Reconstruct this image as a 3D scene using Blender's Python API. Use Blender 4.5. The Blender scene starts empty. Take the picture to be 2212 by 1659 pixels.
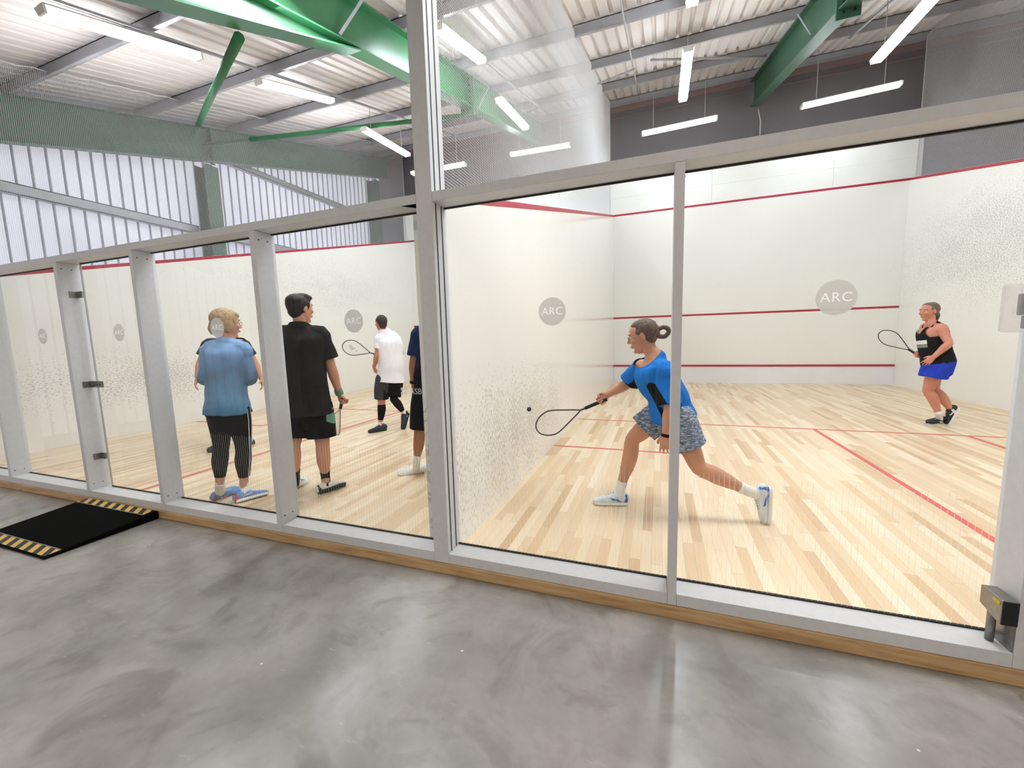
import bpy, math, random
from mathutils import Vector, Matrix
random.seed(7)
SC = bpy.context.scene
COL = SC.collection
PI = math.pi

# ------------------------------------------------------------------ helpers
class MB:
    """Collects boxes, bars, tubes, lofts; build() links them as one mesh object."""
    def __init__(self): self.v = []; self.f = []; self.m = []; self.mi = 0; self.sm = []; self.smooth = False
    def face(self, ids): self.f.append(tuple(ids)); self.m.append(self.mi); self.sm.append(self.smooth)
    def add(self, vs, fs):
        b = len(self.v); self.v += [tuple(p) for p in vs]
        for f in fs: self.face([b + i for i in f])
    def box(self, x0, x1, y0, y1, z0, z1):
        self.add([(x0,y0,z0),(x1,y0,z0),(x1,y1,z0),(x0,y1,z0),(x0,y0,z1),(x1,y0,z1),(x1,y1,z1),(x0,y1,z1)],
                 [(0,3,2,1),(4,5,6,7),(0,1,5,4),(1,2,6,5),(2,3,7,6),(3,0,4,7)])
    def quad(self, a, b, c, d): self.add([a,b,c,d], [(0,1,2,3)])
    def prism(self, prof, P0, P1):
        """prof: list of 3D offset vectors (closed polygon); swept P0 -> P1 with caps."""
        n = len(prof); P0 = Vector(P0); P1 = Vector(P1)
        self.add([P0+Vector(q) for q in prof] + [P1+Vector(q) for q in prof],
                 [(i,(i+1)%n,n+(i+1)%n,n+i) for i in range(n)] + [tuple(range(n))[::-1], tuple(range(n,2*n))])
    def tube(self, pts, r, n=8, cap=True, closed=False):
        pts = [Vector(p) for p in pts]; rr = r if isinstance(r,(list,tuple)) else [r]*len(pts)
        rings = []; b = len(self.v); m = len(pts); u = None
        for i,p in enumerate(pts):
            if closed: t = pts[(i+1)%m]-pts[(i-1)%m]
            else: t = pts[min(i+1,m-1)]-pts[max(i-1,0)]
            t.normalize()
            if u is None:
                a = Vector((0,0,1)) if abs(t.z) < .9 else Vector((1,0,0)); u = (a - t*a.dot(t)).normalized()
            else: u = (u - t*u.dot(t)).normalized()
            w = t.cross(u)
            self.v += [tuple(p+(u*math.cos(2*PI*k/n)+w*math.sin(2*PI*k/n))*rr[i]) for k in range(n)]
        s = self.smooth; self.smooth = True
        for i in range(m if closed else m-1):
            j = (i+1)%m
            for k in range(n): self.face((b+i*n+k, b+i*n+(k+1)%n, b+j*n+(k+1)%n, b+j*n+k))
        self.smooth = s
        if cap and not closed:
            self.face([b+k for k in range(n)][::-1]); self.face([b+(m-1)*n+k for k in range(n)])
    def disc(self, c, r, axis='y', n=40, off=0):
        cx,cy,cz = c; vs = []
        for k in range(n):
            a = 2*PI*k/n; vs.append((cx+r*math.cos(a), cy, cz+r*math.sin(a)) if axis=='y' else (cx+r*math.cos(a), cy+r*math.sin(a), cz))
        self.add(vs, [tuple(range(n))])
    def build(self, name, mat, parent=None, bevel=0, loc=None):
        me = bpy.data.meshes.new(name); me.from_pydata(self.v, [], self.f)
        mats = mat if isinstance(mat,(list,tuple)) else [mat]
        for m_ in mats: me.materials.append(m_)
        me.polygons.foreach_set('material_index', self.m); me.polygons.foreach_set('use_smooth', self.sm)
        me.update()
        o = bpy.data.objects.new(name, me); COL.objects.link(o)
        if bevel:
            b = o.modifiers.new('edge', 'BEVEL'); b.width = bevel; b.segments = 2; b.limit_method = 'ANGLE'; b.angle_limit = math.radians(50)
        if parent: o.parent = parent
        return o

def tag(o, label=None, cat=None, group=None, kind=None):
    if label: o['label'] = label
    if cat: o['category'] = cat
    if group: o['group'] = group
    if kind: o['kind'] = kind
    return o
def thing(name, label, cat, group=None, loc=(0,0,0)):
    o = bpy.data.objects.new(name, None); o.empty_display_size = .1; COL.objects.link(o); o.location = loc
    return tag(o, label, cat, group)
def copy_tree(o, parent=None):
    c = o.copy(); COL.objects.link(c)
    if parent: c.parent = parent
    for ch in list(o.children): copy_tree(ch, c)
    return c

# ------------------------------------------------------------------ materials
def lin(c):
    return tuple(((x/255)/12.92 if x/255 <= .04045 else ((x/255+.055)/1.055)**2.4) for x in c)
def newmat(name):
    m = bpy.data.materials.new(name); m.use_nodes = True; nt = m.node_tree
    return m, nt, nt.nodes['Principled BSDF']
def N(nt, t, **kw):
    n = nt.nodes.new(t)
    for k,v in kw.items():
        if k in ('op','operation'): n.operation = v
        elif hasattr(n,k): setattr(n,k,v)
    return n
def M(nt, op, a, b=None, c=None, clamp=False):
    n = nt.nodes.new('ShaderNodeMath'); n.operation = op; n.use_clamp = clamp
    for i,x in enumerate((a,b,c)):
        if x is None: continue
        if isinstance(x,(int,float)): n.inputs[i].default_value = x
        else: nt.links.new(x, n.inputs[i])
    return n.outputs[0]
def MIX(nt, fac, a, b):
    n = nt.nodes.new('ShaderNodeMix'); n.data_type = 'RGBA'
    for sock,x in ((n.inputs[0],fac),(n.inputs[6],a),(n.inputs[7],b)):
        if isinstance(x,(int,float)): sock.default_value = x
        elif isinstance(x,tuple): sock.default_value = (*x[:3],1)
        else: nt.links.new(x, sock)
    return n.outputs[2]
def coords(nt, scale=(1,1,1)):
    tc = nt.nodes.new('ShaderNodeTexCoord'); mp = nt.nodes.new('ShaderNodeMapping'); mp.inputs['Scale'].default_value = scale
    nt.links.new(tc.outputs['Object'], mp.inputs[0]); return mp.outputs[0]
def noise(nt, vec, scale, detail=3, rough=.5):
    n = nt.nodes.new('ShaderNodeTexNoise'); n.inputs['Scale'].default_value = scale; n.inputs['Detail'].default_value = detail
    n.inputs['Roughness'].default_value = rough; nt.links.new(vec, n.inputs['Vector']); return n.outputs['Fac']
def ramp(nt, fac, stops):
    n = nt.nodes.new('ShaderNodeValToRGB'); e = n.color_ramp.elements
    while len(e) < len(stops): e.new(.5)
    for i,(p,c) in enumerate(stops): e[i].position = p; e[i].color = (*c,1)
    nt.links.new(fac, n.inputs[0]); return n.outputs[0]
def plain(name, rgb, rough=.5, metal=0, var=.12, scale=14, spec=.5, bump=0, stretch=(1,1,1)):
    """Base colour with soft procedural mottling."""
    m, nt, p = newmat(name); c = lin(rgb); v = coords(nt, stretch)
    f = noise(nt, v, scale)
    lo = tuple(x*(1-var) for x in c); hi = tuple(min(1,x*(1+var)) for x in c)
    nt.links.new(ramp(nt, f, [(.3,lo),(.7,hi)]), p.inputs['Base Color'])
    p.inputs['Roughness'].default_value = rough; p.inputs['Metallic'].default_value = metal
    p.inputs['Specular IOR Level'].default_value = spec
    if bump:
        b = nt.nodes.new('ShaderNodeBump'); b.inputs['Strength'].default_value = bump; b.inputs['Distance'].default_value = .01
        nt.links.new(f, b.inputs['Height']); nt.links.new(b.outputs[0], p.inputs['Normal'])
    return m

MAT = {}
def court_wood():
    m, nt, p = newmat('maple_strips'); tc = nt.nodes.new('ShaderNodeTexCoord'); s = nt.nodes.new('ShaderNodeSeparateXYZ')
    nt.links.new(tc.outputs['Object'], s.inputs[0]); X, Y = s.outputs[0], s.outputs[1]
    xs = M(nt,'DIVIDE',X,.062); row = M(nt,'FLOOR',xs)
    w1 = N(nt,'ShaderNodeTexWhiteNoise'); w1.noise_dimensions = '1D'; nt.links.new(row, w1.inputs['W'])
    yy = M(nt,'ADD',M(nt,'DIVIDE',Y,.85),M(nt,'MULTIPLY',w1.outputs[0],9.3)); cl = M(nt,'FLOOR',yy)
    cb = nt.nodes.new('ShaderNodeCombineXYZ'); nt.links.new(row,cb.inputs[0]); nt.links.new(cl,cb.inputs[1])
    w2 = N(nt,'ShaderNodeTexWhiteNoise'); w2.noise_dimensions = '3D'; nt.links.new(cb.outputs[0], w2.inputs['Vector'])
    col = ramp(nt, w2.outputs[0], [(0,lin((204,172,134))),(.18,lin((220,194,158))),(.6,lin((230,209,177))),(1,lin((240,224,198)))])
    g = noise(nt, coords(nt,(60,1.6,1)), 1.5, 4)
    col = MIX(nt, M(nt,'MULTIPLY',M(nt,'SUBTRACT',g,.42),.4,clamp=True), col, lin((186,150,112)))
    gap = M(nt,'LESS_THAN',M(nt,'FRACT',xs),.03)
    gap2 = M(nt,'LESS_THAN',M(nt,'FRACT',yy),.004)
    col = MIX(nt, M(nt,'MULTIPLY',M(nt,'MAXIMUM',gap,gap2),.35), col, lin((140,100,64)))
    nt.links.new(col, p.inputs['Base Color']); p.inputs['Roughness'].default_value = .33; p.inputs['Specular IOR Level'].default_value = .4
    return m
def concrete():
    m, nt, p = newmat('polished_concrete'); v = coords(nt)
    a = noise(nt, v, 1.3, 5, .6); b = noise(nt, v, 9, 5, .65)
    base = ramp(nt, a, [(.28,lin((122,121,118))),(.5,lin((152,150,147))),(.72,lin((178,176,174)))])
    base = MIX(nt, M(nt,'MULTIPLY',M(nt,'SUBTRACT',b,.5,clamp=True),.9,clamp=True), base, lin((96,92,86)))
    nz = nt.nodes.new('ShaderNodeTexNoise'); nz.inputs['Scale'].default_value = 2.4; nz.inputs['Detail'].default_value = 6; nz.inputs['Distortion'].default_value = 1.8; nt.links.new(v, nz.inputs['Vector'])
    sm_ = nt.nodes.new('ShaderNodeMapRange'); sm_.inputs[1].default_value = .54; sm_.inputs[2].default_value = .68; nt.links.new(nz.outputs['Fac'], sm_.inputs[0])
    base = MIX(nt, M(nt,'MULTIPLY',sm_.outputs[0],.4), base, lin((104,99,94)))
    # thin trowel scratches
    sc_ = noise(nt, coords(nt,(1.5,5,1)), 7, 6, .7)
    base = MIX(nt, M(nt,'MULTIPLY',M(nt,'GREATER_THAN',sc_,.66),.16), base, lin((205,198,190)))
    # scattered pale paint flecks
    fl = nt.nodes.new('ShaderNodeTexVoronoi'); fl.inputs['Scale'].default_value = 3.2; nt.links.new(v, fl.inputs['Vector'])
    base = MIX(nt, M(nt,'LESS_THAN',fl.outputs['Distance'],.016), base, lin((235,230,224)))
    nt.links.new(base, p.inputs['Base Color'])
    r = M(nt,'ADD',.12,M(nt,'MULTIPLY',a,.2)); nt.links.new(r, p.inputs['Roughness']); p.inputs['Specular IOR Level'].default_value = .6
    bp = nt.nodes.new('ShaderNodeBump'); bp.inputs['Strength'].default_value = .08; bp.inputs['Distance'].default_value = .02
    nt.links.new(noise(nt, v, 3, 3), bp.inputs['Height']); nt.links.new(bp.outputs[0], p.inputs['Normal'])
    return m
def court_wall(name, stretch, bands, seed=0, rough=.28, fs=30):
    """Off-white plaster with ball scuffs inside height bands: (z0, z1, amount)."""
    m, nt, p = newmat(name); tc = nt.nodes.new('ShaderNodeTexCoord'); s = nt.nodes.new('ShaderNodeSeparateXYZ')
    nt.links.new(tc.outputs['Object'], s.inputs[0]); Z = s.outputs[2]
    mp = nt.nodes.new('ShaderNodeMapping'); mp.inputs['Scale'].default_value = stretch; mp.inputs['Location'].default_value = (seed,seed*2,seed*3)
    nt.links.new(tc.outputs['Object'], mp.inputs[0])
    fine = noise(nt, mp.outputs[0], fs, 2, .5); big = noise(nt, mp.outputs[0], 1.1, 3, .6)
    tot = None
    for z0,z1,a,yc,yw in bands:
        mr = nt.nodes.new('ShaderNodeMapRange'); mr.interpolation_type = 'SMOOTHSTEP'
        up = M(nt,'SMOOTH_MIN',1,1,0) if False else None
        zc = (z0+z1)/2; hw = (z1-z0)/2
        band = M(nt,'SUBTRACT',1,M(nt,'DIVIDE',M(nt,'ABSOLUTE',M(nt,'SUBTRACT',Z,zc)),hw),clamp=True)
        if yw:
            yb = M(nt,'SUBTRACT',1,M(nt,'DIVIDE',M(nt,'ABSOLUTE',M(nt,'SUBTRACT',s.outputs[1],yc)),yw),clamp=True)
            band = M(nt,'MULTIPLY',band,yb)
        band = M(nt,'MULTIPLY',M(nt,'POWER',band,.6),a)
        tot = band if tot is None else M(nt,'MAXIMUM',tot,band)
    thr = M(nt,'SUBTRACT',.74,M(nt,'MULTIPLY',M(nt,'MULTIPLY',tot,M(nt,'ADD',.45,big)),.30))
    hit = M(nt,'MULTIPLY',M(nt,'SUBTRACT',fine,thr),14,clamp=True)
    c = MIX(nt, M(nt,'MULTIPLY',big,.35), lin((244,244,240)), lin((232,232,226)))
    c = MIX(nt, M(nt,'MULTIPLY',hit,.42), c, lin((118,114,104)))
    nt.links.new(c, p.inputs['Base Color']); p.inputs['Roughness'].default_value = rough; p.inputs['Specular IOR Level'].default_value = .5
    return m
def glass():
    m = bpy.data.materials.new('clear_glass'); m.use_nodes = True; nt = m.node_tree; nt.nodes.clear()
    o = nt.nodes.new('ShaderNodeOutputMaterial'); mx = nt.nodes.new('ShaderNodeMixShader'); t = nt.nodes.new('ShaderNodeBsdfTransparent'); g = nt.nodes.new('ShaderNodeBsdfGlossy')
    f = nt.nodes.new('ShaderNodeFresnel'); f.inputs[0].default_value = 1.3
    t.inputs[0].default_value = (.985,.99,.985,1); g.inputs['Roughness'].default_value = 0.0
    nt.links.new(f.outputs[0], mx.inputs[0]); nt.links.new(t.outputs[0], mx.inputs[1]); nt.links.new(g.outputs[0], mx.inputs[2]); nt.links.new(mx.outputs[0], o.inputs[0])
    return m
def frosted(name, rgb, alpha, emit=0):
    m = bpy.data.materials.new(name); m.use_nodes = True; nt = m.node_tree; nt.nodes.clear()
    o = nt.nodes.new('ShaderNodeOutputMaterial'); mx = nt.nodes.new('ShaderNodeMixShader'); t = nt.nodes.new('ShaderNodeBsdfTransparent')
    d = nt.nodes.new('ShaderNodeBsdfDiffuse'); tr = nt.nodes.new('ShaderNodeBsdfTranslucent'); ad = nt.nodes.new('ShaderNodeMixShader')
    c = lin(rgb); v = coords(nt); col = ramp(nt, noise(nt, v, 40), [(.3,tuple(x*.96 for x in c)),(.7,c)])
    nt.links.new(col, d.inputs[0]); nt.links.new(col, tr.inputs[0]); ad.inputs[0].default_value = .75
    nt.links.new(d.outputs[0], ad.inputs[1]); nt.links.new(tr.outputs[0], ad.inputs[2]); mx.inputs[0].default_value = alpha
    nt.links.new(t.outputs[0], mx.inputs[1]); nt.links.new(ad.outputs[0], mx.inputs[2]); nt.links.new(mx.outputs[0], o.inputs[0])
    return m
def emitter(name, rgb, strength):
    m, nt, p = newmat(name); p.inputs['Base Color'].default_value = (1,1,1,1)
    v = coords(nt); c = ramp(nt, noise(nt, v, 2), [(0,lin(rgb)),(1,(1,1,1))])
    nt.links.new(c, p.inputs['Emission Color']); p.inputs['Emission Strength'].default_value = strength
    return m
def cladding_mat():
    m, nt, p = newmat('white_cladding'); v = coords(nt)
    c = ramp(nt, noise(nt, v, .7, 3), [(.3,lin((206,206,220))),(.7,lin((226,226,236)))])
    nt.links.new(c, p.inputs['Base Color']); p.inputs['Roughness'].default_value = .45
    nt.links.new(c, p.inputs['Emission Color']); m.cycles.emission_sampling = 'NONE'; p.inputs['Emission Strength'].default_value = .42   # emission added to brighten the sheet, standing in for daylight from outside
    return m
def pine():
    m, nt, p = newmat('pine_plank'); v = coords(nt,(1.2,14,14))
    f = noise(nt, v, 3, 5, .6)
    c = ramp(nt, f, [(.25,lin((160,124,84))),(.5,lin((198,164,118))),(.8,lin((220,188,146)))])
    vo = nt.nodes.new('ShaderNodeTexVoronoi'); vo.inputs['Scale'].default_value = 1; nt.links.new(coords(nt,(3.3,12,12)), vo.inputs['Vector'])
    c = MIX(nt, M(nt,'SUBTRACT',1,M(nt,'MULTIPLY',vo.outputs['Distance'],9),clamp=True), c, lin((48,26,14)))
    nt.links.new(c, p.inputs['Base Color']); p.inputs['Roughness'].default_value = .5
    return m
MAT['wood'] = court_wood(); MAT['concrete'] = concrete(); MAT['glass'] = glass(); MAT['pine'] = pine()
MAT['wall_l'] = court_wall('scuffed_plaster_side', (1,1,2.6), [(.2,1.5,1.0,2.5,4.5),(1.2,4.2,.75,6.5,5)], 1.3)
MAT['wall_d'] = court_wall('scuffed_plaster_divider', (1,2.4,1), [(-.3,1.25,1.25,1.4,2.6),(.6,4,.35,5,6)], 4.1, .16)
MAT['wall_r'] = court_wall('scuffed_plaster_far_side', (1,1,2.4), [(1.2,4.2,1.0,7.5,4.5),(0,2,.25,6,5)], 7.7)
MAT['wall_f'] = court_wall('front_plaster', (1.6,1,1.6), [(.4,4.4,.12,0,0)], 2.2, .3)
MAT['white'] = plain('white_board', (240,240,236), .35, 0, .03, 2)
MAT['tin'] = plain('white_tin', (238,238,242), .4, 0, .02, 3)
MAT['red'] = plain('red_line_paint', (176,44,66), .45, 0, .1, 6)
MAT['redfloor'] = plain('red_floor_tape', (214,98,92), .45, 0, .08, 6)
MAT['alu'] = plain('powder_coated_frame', (214,216,220), .42, .0, .03, 30)
MAT['gasket'] = plain('black_rubber', (26,24,26), .6, 0, .1, 30)
MAT['partition'] = plain('dark_grey_lining', (126,120,124), .6, 0, .06, 1.2)
MAT['partition_top'] = plain('mauve_lining', (150,126,124), .6, 0, .06, 2)
MAT['roof'] = plain('white_roof_sheet', (238,232,230), .5, 0, .04, 1.5)
MAT['purlin'] = plain('galvanised_purlin', (172,172,178), .5, .1, .06, 5)
MAT['green'] = plain('green_steel_paint', (58,126,84), .32, 0, .08, 3)
MAT['green_dark'] = plain('grey_green_steel_paint', (62,102,80), .42, 0, .07, 3)
MAT['bolt'] = plain('dark_bolts', (40,56,48), .4, .5, .1, 20)
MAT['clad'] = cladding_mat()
MAT['seam'] = plain('cladding_seam', (176,176,188), .5, 0, .05, 5)
MAT['rail'] = plain('galvanised_rail', (176,176,182), .4, .4, .06, 8)
MAT['lamp_on'] = emitter('lit_diffuser', (226,243,255), 25)
MAT['lamp_body'] = plain('white_lamp_housing', (232,230,226), .4, 0, .03, 10)
MAT['net'] = plain('white_netting_cord', (222,222,226), .7, 0, .03, 20)
MAT['rope'] = plain('white_cord', (226,222,218), .7, 0, .05, 20)
MAT['steel'] = plain('brushed_steel', (150,148,144), .35, .85, .1, 40)
MAT['steel_dark'] = plain('dark_steel', (84,80,76), .4, .8, .15, 30)
MAT['ramp'] = plain('black_ramp_rubber', (9,9,9), .95, 0, .1, 30, .08)
MAT['blackplastic'] = plain('black_plastic', (22,22,24), .5, 0, .1, 30)
MAT['logo'] = frosted('frosted_grey_film', (200,199,196), .86)
MAT['logo_text'] = frosted('white_film', (250,250,250), .9)
MAT['etch'] = frosted('etched_white', (244,242,238), .55)
MAT['mark'] = frosted('etched_mark', (232,230,226), .7)
MAT['clearplastic'] = frosted('clear_plastic_cover', (226,220,222), .32)
MAT['greyplastic'] = plain('grey_plastic', (176,176,178), .4, 0, .05, 10)
MAT['window_dark'] = plain('dark_display', (92,90,94), .3, 0, .05, 20)

# ------------------------------------------------------------------ measured frame of the place
# x: across the courts (0 = inner face of the dividing wall in the nearer court), y: away from the glass, z: up from the court boards
CW, CD = 6.4, 9.75
XL = -6.6                      # side wall of the other court
ZF = -.055                     # concrete level
RA, RB = 4.838, .2854          # underside of the roof sheet: z = RA + RB*y
def roof(y, off=0): return RA + RB*y - off
def wall_top(y): return 2.13 + (4.57-2.13)*y/CD

cam = bpy.data.cameras.new('camera'); cam_o = bpy.data.objects.new('camera', cam); COL.objects.link(cam_o)
cam_o.location = (1.19918, -2.122, 1.34562); cam_o.rotation_mode = 'XYZ'; cam_o.rotation_euler = (1.455617, .0271062, .3456801)
cam.sensor_fit = 'HORIZONTAL'; cam.sensor_width = 36; cam.lens = 36*870.2488/2212; cam.clip_start = .02; cam.clip_end = 100
SC.camera = cam_o

def struct(o): o['kind'] = 'structure'; return o

# ---- floors
b = MB(); b.quad((-14,-9,ZF),(13,-9,ZF),(13,.06,ZF),(-14,.06,ZF)); struct(b.build('floor', MAT['concrete']))
b = MB(); b.box(0,CW,.03,CD,-.05,0); court_r = struct(b.build('court_floor', MAT['wood']))
b = MB(); b.box(XL,-.2,.03,CD,-.05,0); court_l = struct(b.build('court_floor', MAT['wood']))
def lines(parent, x0, x1):
    z = .0012; w = .05
    def strip(n, a0, a1, b0, b1):
        q = MB(); q.quad((a0,b0,z),(a1,b0,z),(a1,b1,z),(a0,b1,z)); q.build(n, MAT['redfloor'], parent)
    ys = 4.26
    strip('short_line', x0, x1, ys, ys+w)
    xm = (x0+x1)/2; strip('half_court_line', xm-w/2, xm+w/2, .04, ys)
    strip('service_box_line', x0, x0+1.6, ys-1.65, ys-1.6); strip('service_box_line', x0+1.6, x0+1.65, ys-1.65, ys)
    strip('service_box_line', x1-1.6, x1, ys-1.65, ys-1.6); strip('service_box_line', x1-1.65, x1-1.6, ys-1.65, ys)
lines(court_r, 0, CW); lines(court_l, XL, -.2)

# ---- court walls
def side_wall(name, x0, x1, mat, faces):
    q = MB(); y0 = .06; y1 = CD
    a = [(x0,y0,-.05),(x1,y0,-.05),(x1,y1,-.05),(x0,y1,-.05),(x0,y0,wall_top(y0)+.052),(x1,y0,wall_top(y0)+.052),(x1,y1,wall_top(y1)+.052),(x0,y1,wall_top(y1)+.052)]
    q.add(a, [(0,3,2,1),(4,5,6,7),(0,1,5,4),(1,2,6,5),(2,3,7,6),(3,0,4,7)])
    o = struct(q.build(name, mat))
    for xf,s in faces:
        l = MB(); x = xf + s*.0015
        l.quad((x,y0,wall_top(y0)),(x,y1,wall_top(y1)),(x,y1,wall_top(y1)+.05),(x,y0,wall_top(y0)+.05)); l.build('out_line', MAT['red'], o)
    return o
side_wall('wall_middle', -.2, 0, MAT['wall_d'], [(0,1),(-.2,-1)])
side_wall('wall_left', XL-.2, XL, MAT['wall_l'], [(XL,1)])
side_wall('wall_right', CW, CW+.2, MAT['wall_r'], [(CW,-1)])
def front_wall(name, x0, x1):
    q = MB(); q.box(x0,x1,CD+.001,CD+.2,-.05,4.6); o = struct(q.build(name, MAT['wall_f']))
    t = MB(); y = CD-.012
    t.box(x0+.002,x1-.002,y,CD,.0,.43); t.build('tin', MAT['tin'], o)
    t = MB(); t.box(x0+.002,x1-.002,y-.012,CD,.431,.48); t.build('board_line', MAT['red'], o)
    for n,z in (('service_line',1.78),('out_line',4.57)):
        t = MB(); t.quad((x0,CD-.001,z),(x1,CD-.001,z),(x1,CD-.001,z+.05),(x0,CD-.001,z+.05)); t.build(n, MAT['red'], o)
    # white boards above the out line, two courses with fine joints
    e0 = x0-.2+(.003 if x0 == 0 else 0); e1 = x1+(.2 if x1 > 0 else 0); edges = [e0, x0+(x1-x0)*.38, x0+(x1-x0)*.78, e1]
    for z0,z1 in ((4.622,5.05),(5.053,5.8)):
        for i in range(3):
            t = MB(); t.box(edges[i]+.002,edges[i+1]-.002,CD+.002,CD+.12,z0,z1); t.build('upper_board', MAT['white'], o)
    return o
front_wall('wall_front', 0, CW); front_wall('wall_front', XL, -.2)

# ---- building shell
q = MB(); q.quad((-8.2,10.4,-.05),(13,10.4,-.05),(13,10.4,8.0),(-8.2,10.4,8.0)); part = struct(q.build('wall_back', MAT['partition']))
q = MB(); q.box(-8.1,12.9,10.36,10.398,7.56,7.81); q.build('eaves_panel', MAT['partition_top'], part)
q = MB(); q.box(-8.1,12.9,10.375,10.399,7.395,7.415); q.build('panel_joint', MAT['partition_top'], part)
q = MB(); q.box(-8.1,12.9,10.34,10.358,7.81,7.9); q.build('eaves_strip', MAT['partition'], part)
# profiled side wall (vertical ribs)
def profile_sheet(a0, a1, pitch, flat, depth):
    pts = []; t = a0
    while t < a1:
        pts += [(t,0),(t+flat,0),(t+flat+.02,depth),(t+pitch-.02,depth)]; t += pitch
    return pts
q = MB(); y = -5.0
while y < 10.39:
    y2 = min(y+.19,10.4); yr = y2-.028
    q.mi = 0; q.quad((-8.12,y,-.05),(-8.12,yr,-.05),(-8.12,yr,roof(yr)+.05),(-8.12,y,roof(y)+.05))
    q.mi = 1
    for (xa,ya,xb,yb) in ((-8.12,yr,-8.092,yr+.006),(-8.092,yr+.006,-8.092,y2-.006),(-8.092,y2-.006,-8.12,y2)):
        q.quad((xa,ya,-.05),(xb,yb,-.05),(xb,yb,roof(yb)+.05),(xa,ya,roof(ya)+.05))
    y = y2
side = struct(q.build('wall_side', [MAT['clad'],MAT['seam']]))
q = MB()
for y0_,y1_ in ((-4.5,10.34),):
    q.add([(-8.09,y0_,roof(y0_,.42)),(-8.0,y0_,roof(y0_,.42)),(-8.0,y1_,roof(y1_,.42)),(-8.09,y1_,roof(y1_,.42)),(-8.09,y0_,roof(y0_,.0)),(-8.0,y0_,roof(y0_,.0)),(-8.0,y1_,roof(y1_,.0)),(-8.09,y1_,roof(y1_,.0))],[(0,3,2,1),(4,5,6,7),(0,1,5,4),(1,2,6,5),(2,3,7,6),(3,0,4,7)])
q.build('verge_filler', MAT['purlin'], side)  # added grey filler covering the bright cladding gap above the side rafter
q = MB(); P = profile_sheet(-8.1, 12.9, .2, .12, .05)
vs = []
for (x,d) in P: vs += [(x,-4.5,roof(-4.5)+d),(x,10.42,roof(10.42)+d)]
q.add(vs, [(2*i,2*i+1,2*i+3,2*i+2) for i in range(len(P)-1)]); struct(q.build('ceiling', MAT['roof']))

# ---- steelwork
PURL = [(-.36,'over the concrete walkway'),(1.36,'first inside the courts from the glass'),(3.05,'second inside the courts from the glass'),(4.8,'third inside the courts from the glass'),
        (6.5,'third out from the dark end wall'),(8.2,'second out from the dark end wall'),(9.9,'closest to the dark end wall')]
for y,w in PURL:
    q = MB(); y1 = y+.06; h = .19
    # Z section: web, top flange, bottom lip
    for (a0,a1,o0,o1) in ((y,y+.012,.005,h),(y,y+.06,.004,.016),(y-.05,y+.012,h-.012,h)):
        q.add([(-7.99,a0,roof(a0,o1)),(12.85,a0,roof(a0,o1)),(12.85,a1,roof(a1,o1)),(-7.99,a1,roof(a1,o1)),(-7.99,a0,roof(a0,o0)),(12.85,a0,roof(a0,o0)),(12.85,a1,roof(a1,o0)),(-7.99,a1,roof(a1,o0))],
              [(0,3,2,1),(4,5,6,7),(0,1,5,4),(1,2,6,5),(2,3,7,6),(3,0,4,7)])
    tag(q.build('steel_purlin', MAT['purlin']), 'grey steel purlin under the roof sheets, '+w, 'purlin', 'roof purlins')
def slope_box(q, x0, x1, y0, y1, o0, o1):
    q.add([(x0,y0,roof(y0,o1)),(x1,y0,roof(y0,o1)),(x1,y1,roof(y1,o1)),(x0,y1,roof(y1,o1)),(x0,y0,roof(y0,o0)),(x1,y0,roof(y0,o0)),(x1,y1,roof(y1,o0)),(x0,y1,roof(y1,o0))],
          [(0,3,2,1),(4,5,6,7),(0,1,5,4),(1,2,6,5),(2,3,7,6),(3,0,4,7)])
def rafter(xc, w, o0, o1, mat, label, splice, haunch):
    t = thing('steel_rafter', label, 'roof beam', 'green portal rafters')
    q = MB(); slope_box(q, xc-.007, xc+.007, -4, 10.3, o0+.018, o1-.018); q.build('web', mat, t)
    q = MB(); slope_box(q, xc-w/2, xc+w/2, -4, 10.3, o0, o0+.018); q.build('flange', mat, t)
    q = MB(); slope_box(q, xc-w/2, xc+w/2, -4, 10.3, o1-.018, o1); q.build('flange', mat, t)
    for k in (-.013,.013):
        q = MB(); slope_box(q, xc-w/2-.02, xc+w/2+.02, splice+k-.012, splice+k+.012, o0, o1+(.0 if xc < -7 else .12)); s = q.build('splice_plate', mat, t)
    for i in range(6):
        for sx in (-.06,.06):
            o = o0+.05+(o1-o0)*i/5; c = (xc+sx, splice-.045, roof(splice,o)); q = MB(); q.tube([c,(c[0],c[1]+.09,c[2])], .016, 6); q.build('bolt', MAT['bolt'], t)
    if haunch:
        y1,d0 = haunch; q = MB(); ys = -4.0
        zt = lambda y: roof(y,o1); zb = lambda y: roof(y, o1+.008+(y1-y)*d0)
        q.add([(xc-w/2,ys,zb(ys)-.018),(xc+w/2,ys,zb(ys)-.018),(xc+w/2,y1,zb(y1)-.018),(xc-w/2,y1,zb(y1)-.018),(xc-w/2,ys,zb(ys)),(xc+w/2,ys,zb(ys)),(xc+w/2,y1,zb(y1)),(xc-w/2,y1,zb(y1))],
              [(0,3,2,1),(4,5,6,7),(0,1,5,4),(1,2,6,5),(2,3,7,6),(3,0,4,7)])
        q.add([(xc-.007,ys,zb(ys)),(xc+.007,ys,zb(ys)),(xc+.007,y1,zb(y1)),(xc-.007,y1,zb(y1)),(xc-.007,ys,zt(ys)),(xc+.007,ys,zt(ys)),(xc+.007,y1,zt(y1)),(xc-.007,y1,zt(y1))],
              [(0,1,5,4),(2,3,7,6),(1,2,6,5),(3,0,4,7)])
        q.build('haunch', mat, t)
    return t
rafter(-7.72, .2, .195, .85, MAT['green_dark'], 'green steel rafter against the white clad side wall', 4.2, None)
r2 = rafter(-2.19, .22, .195, .72, MAT['green'], 'bright green steel rafter with tapered haunch over the other court', 5.2, (2.1, .154))
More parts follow.
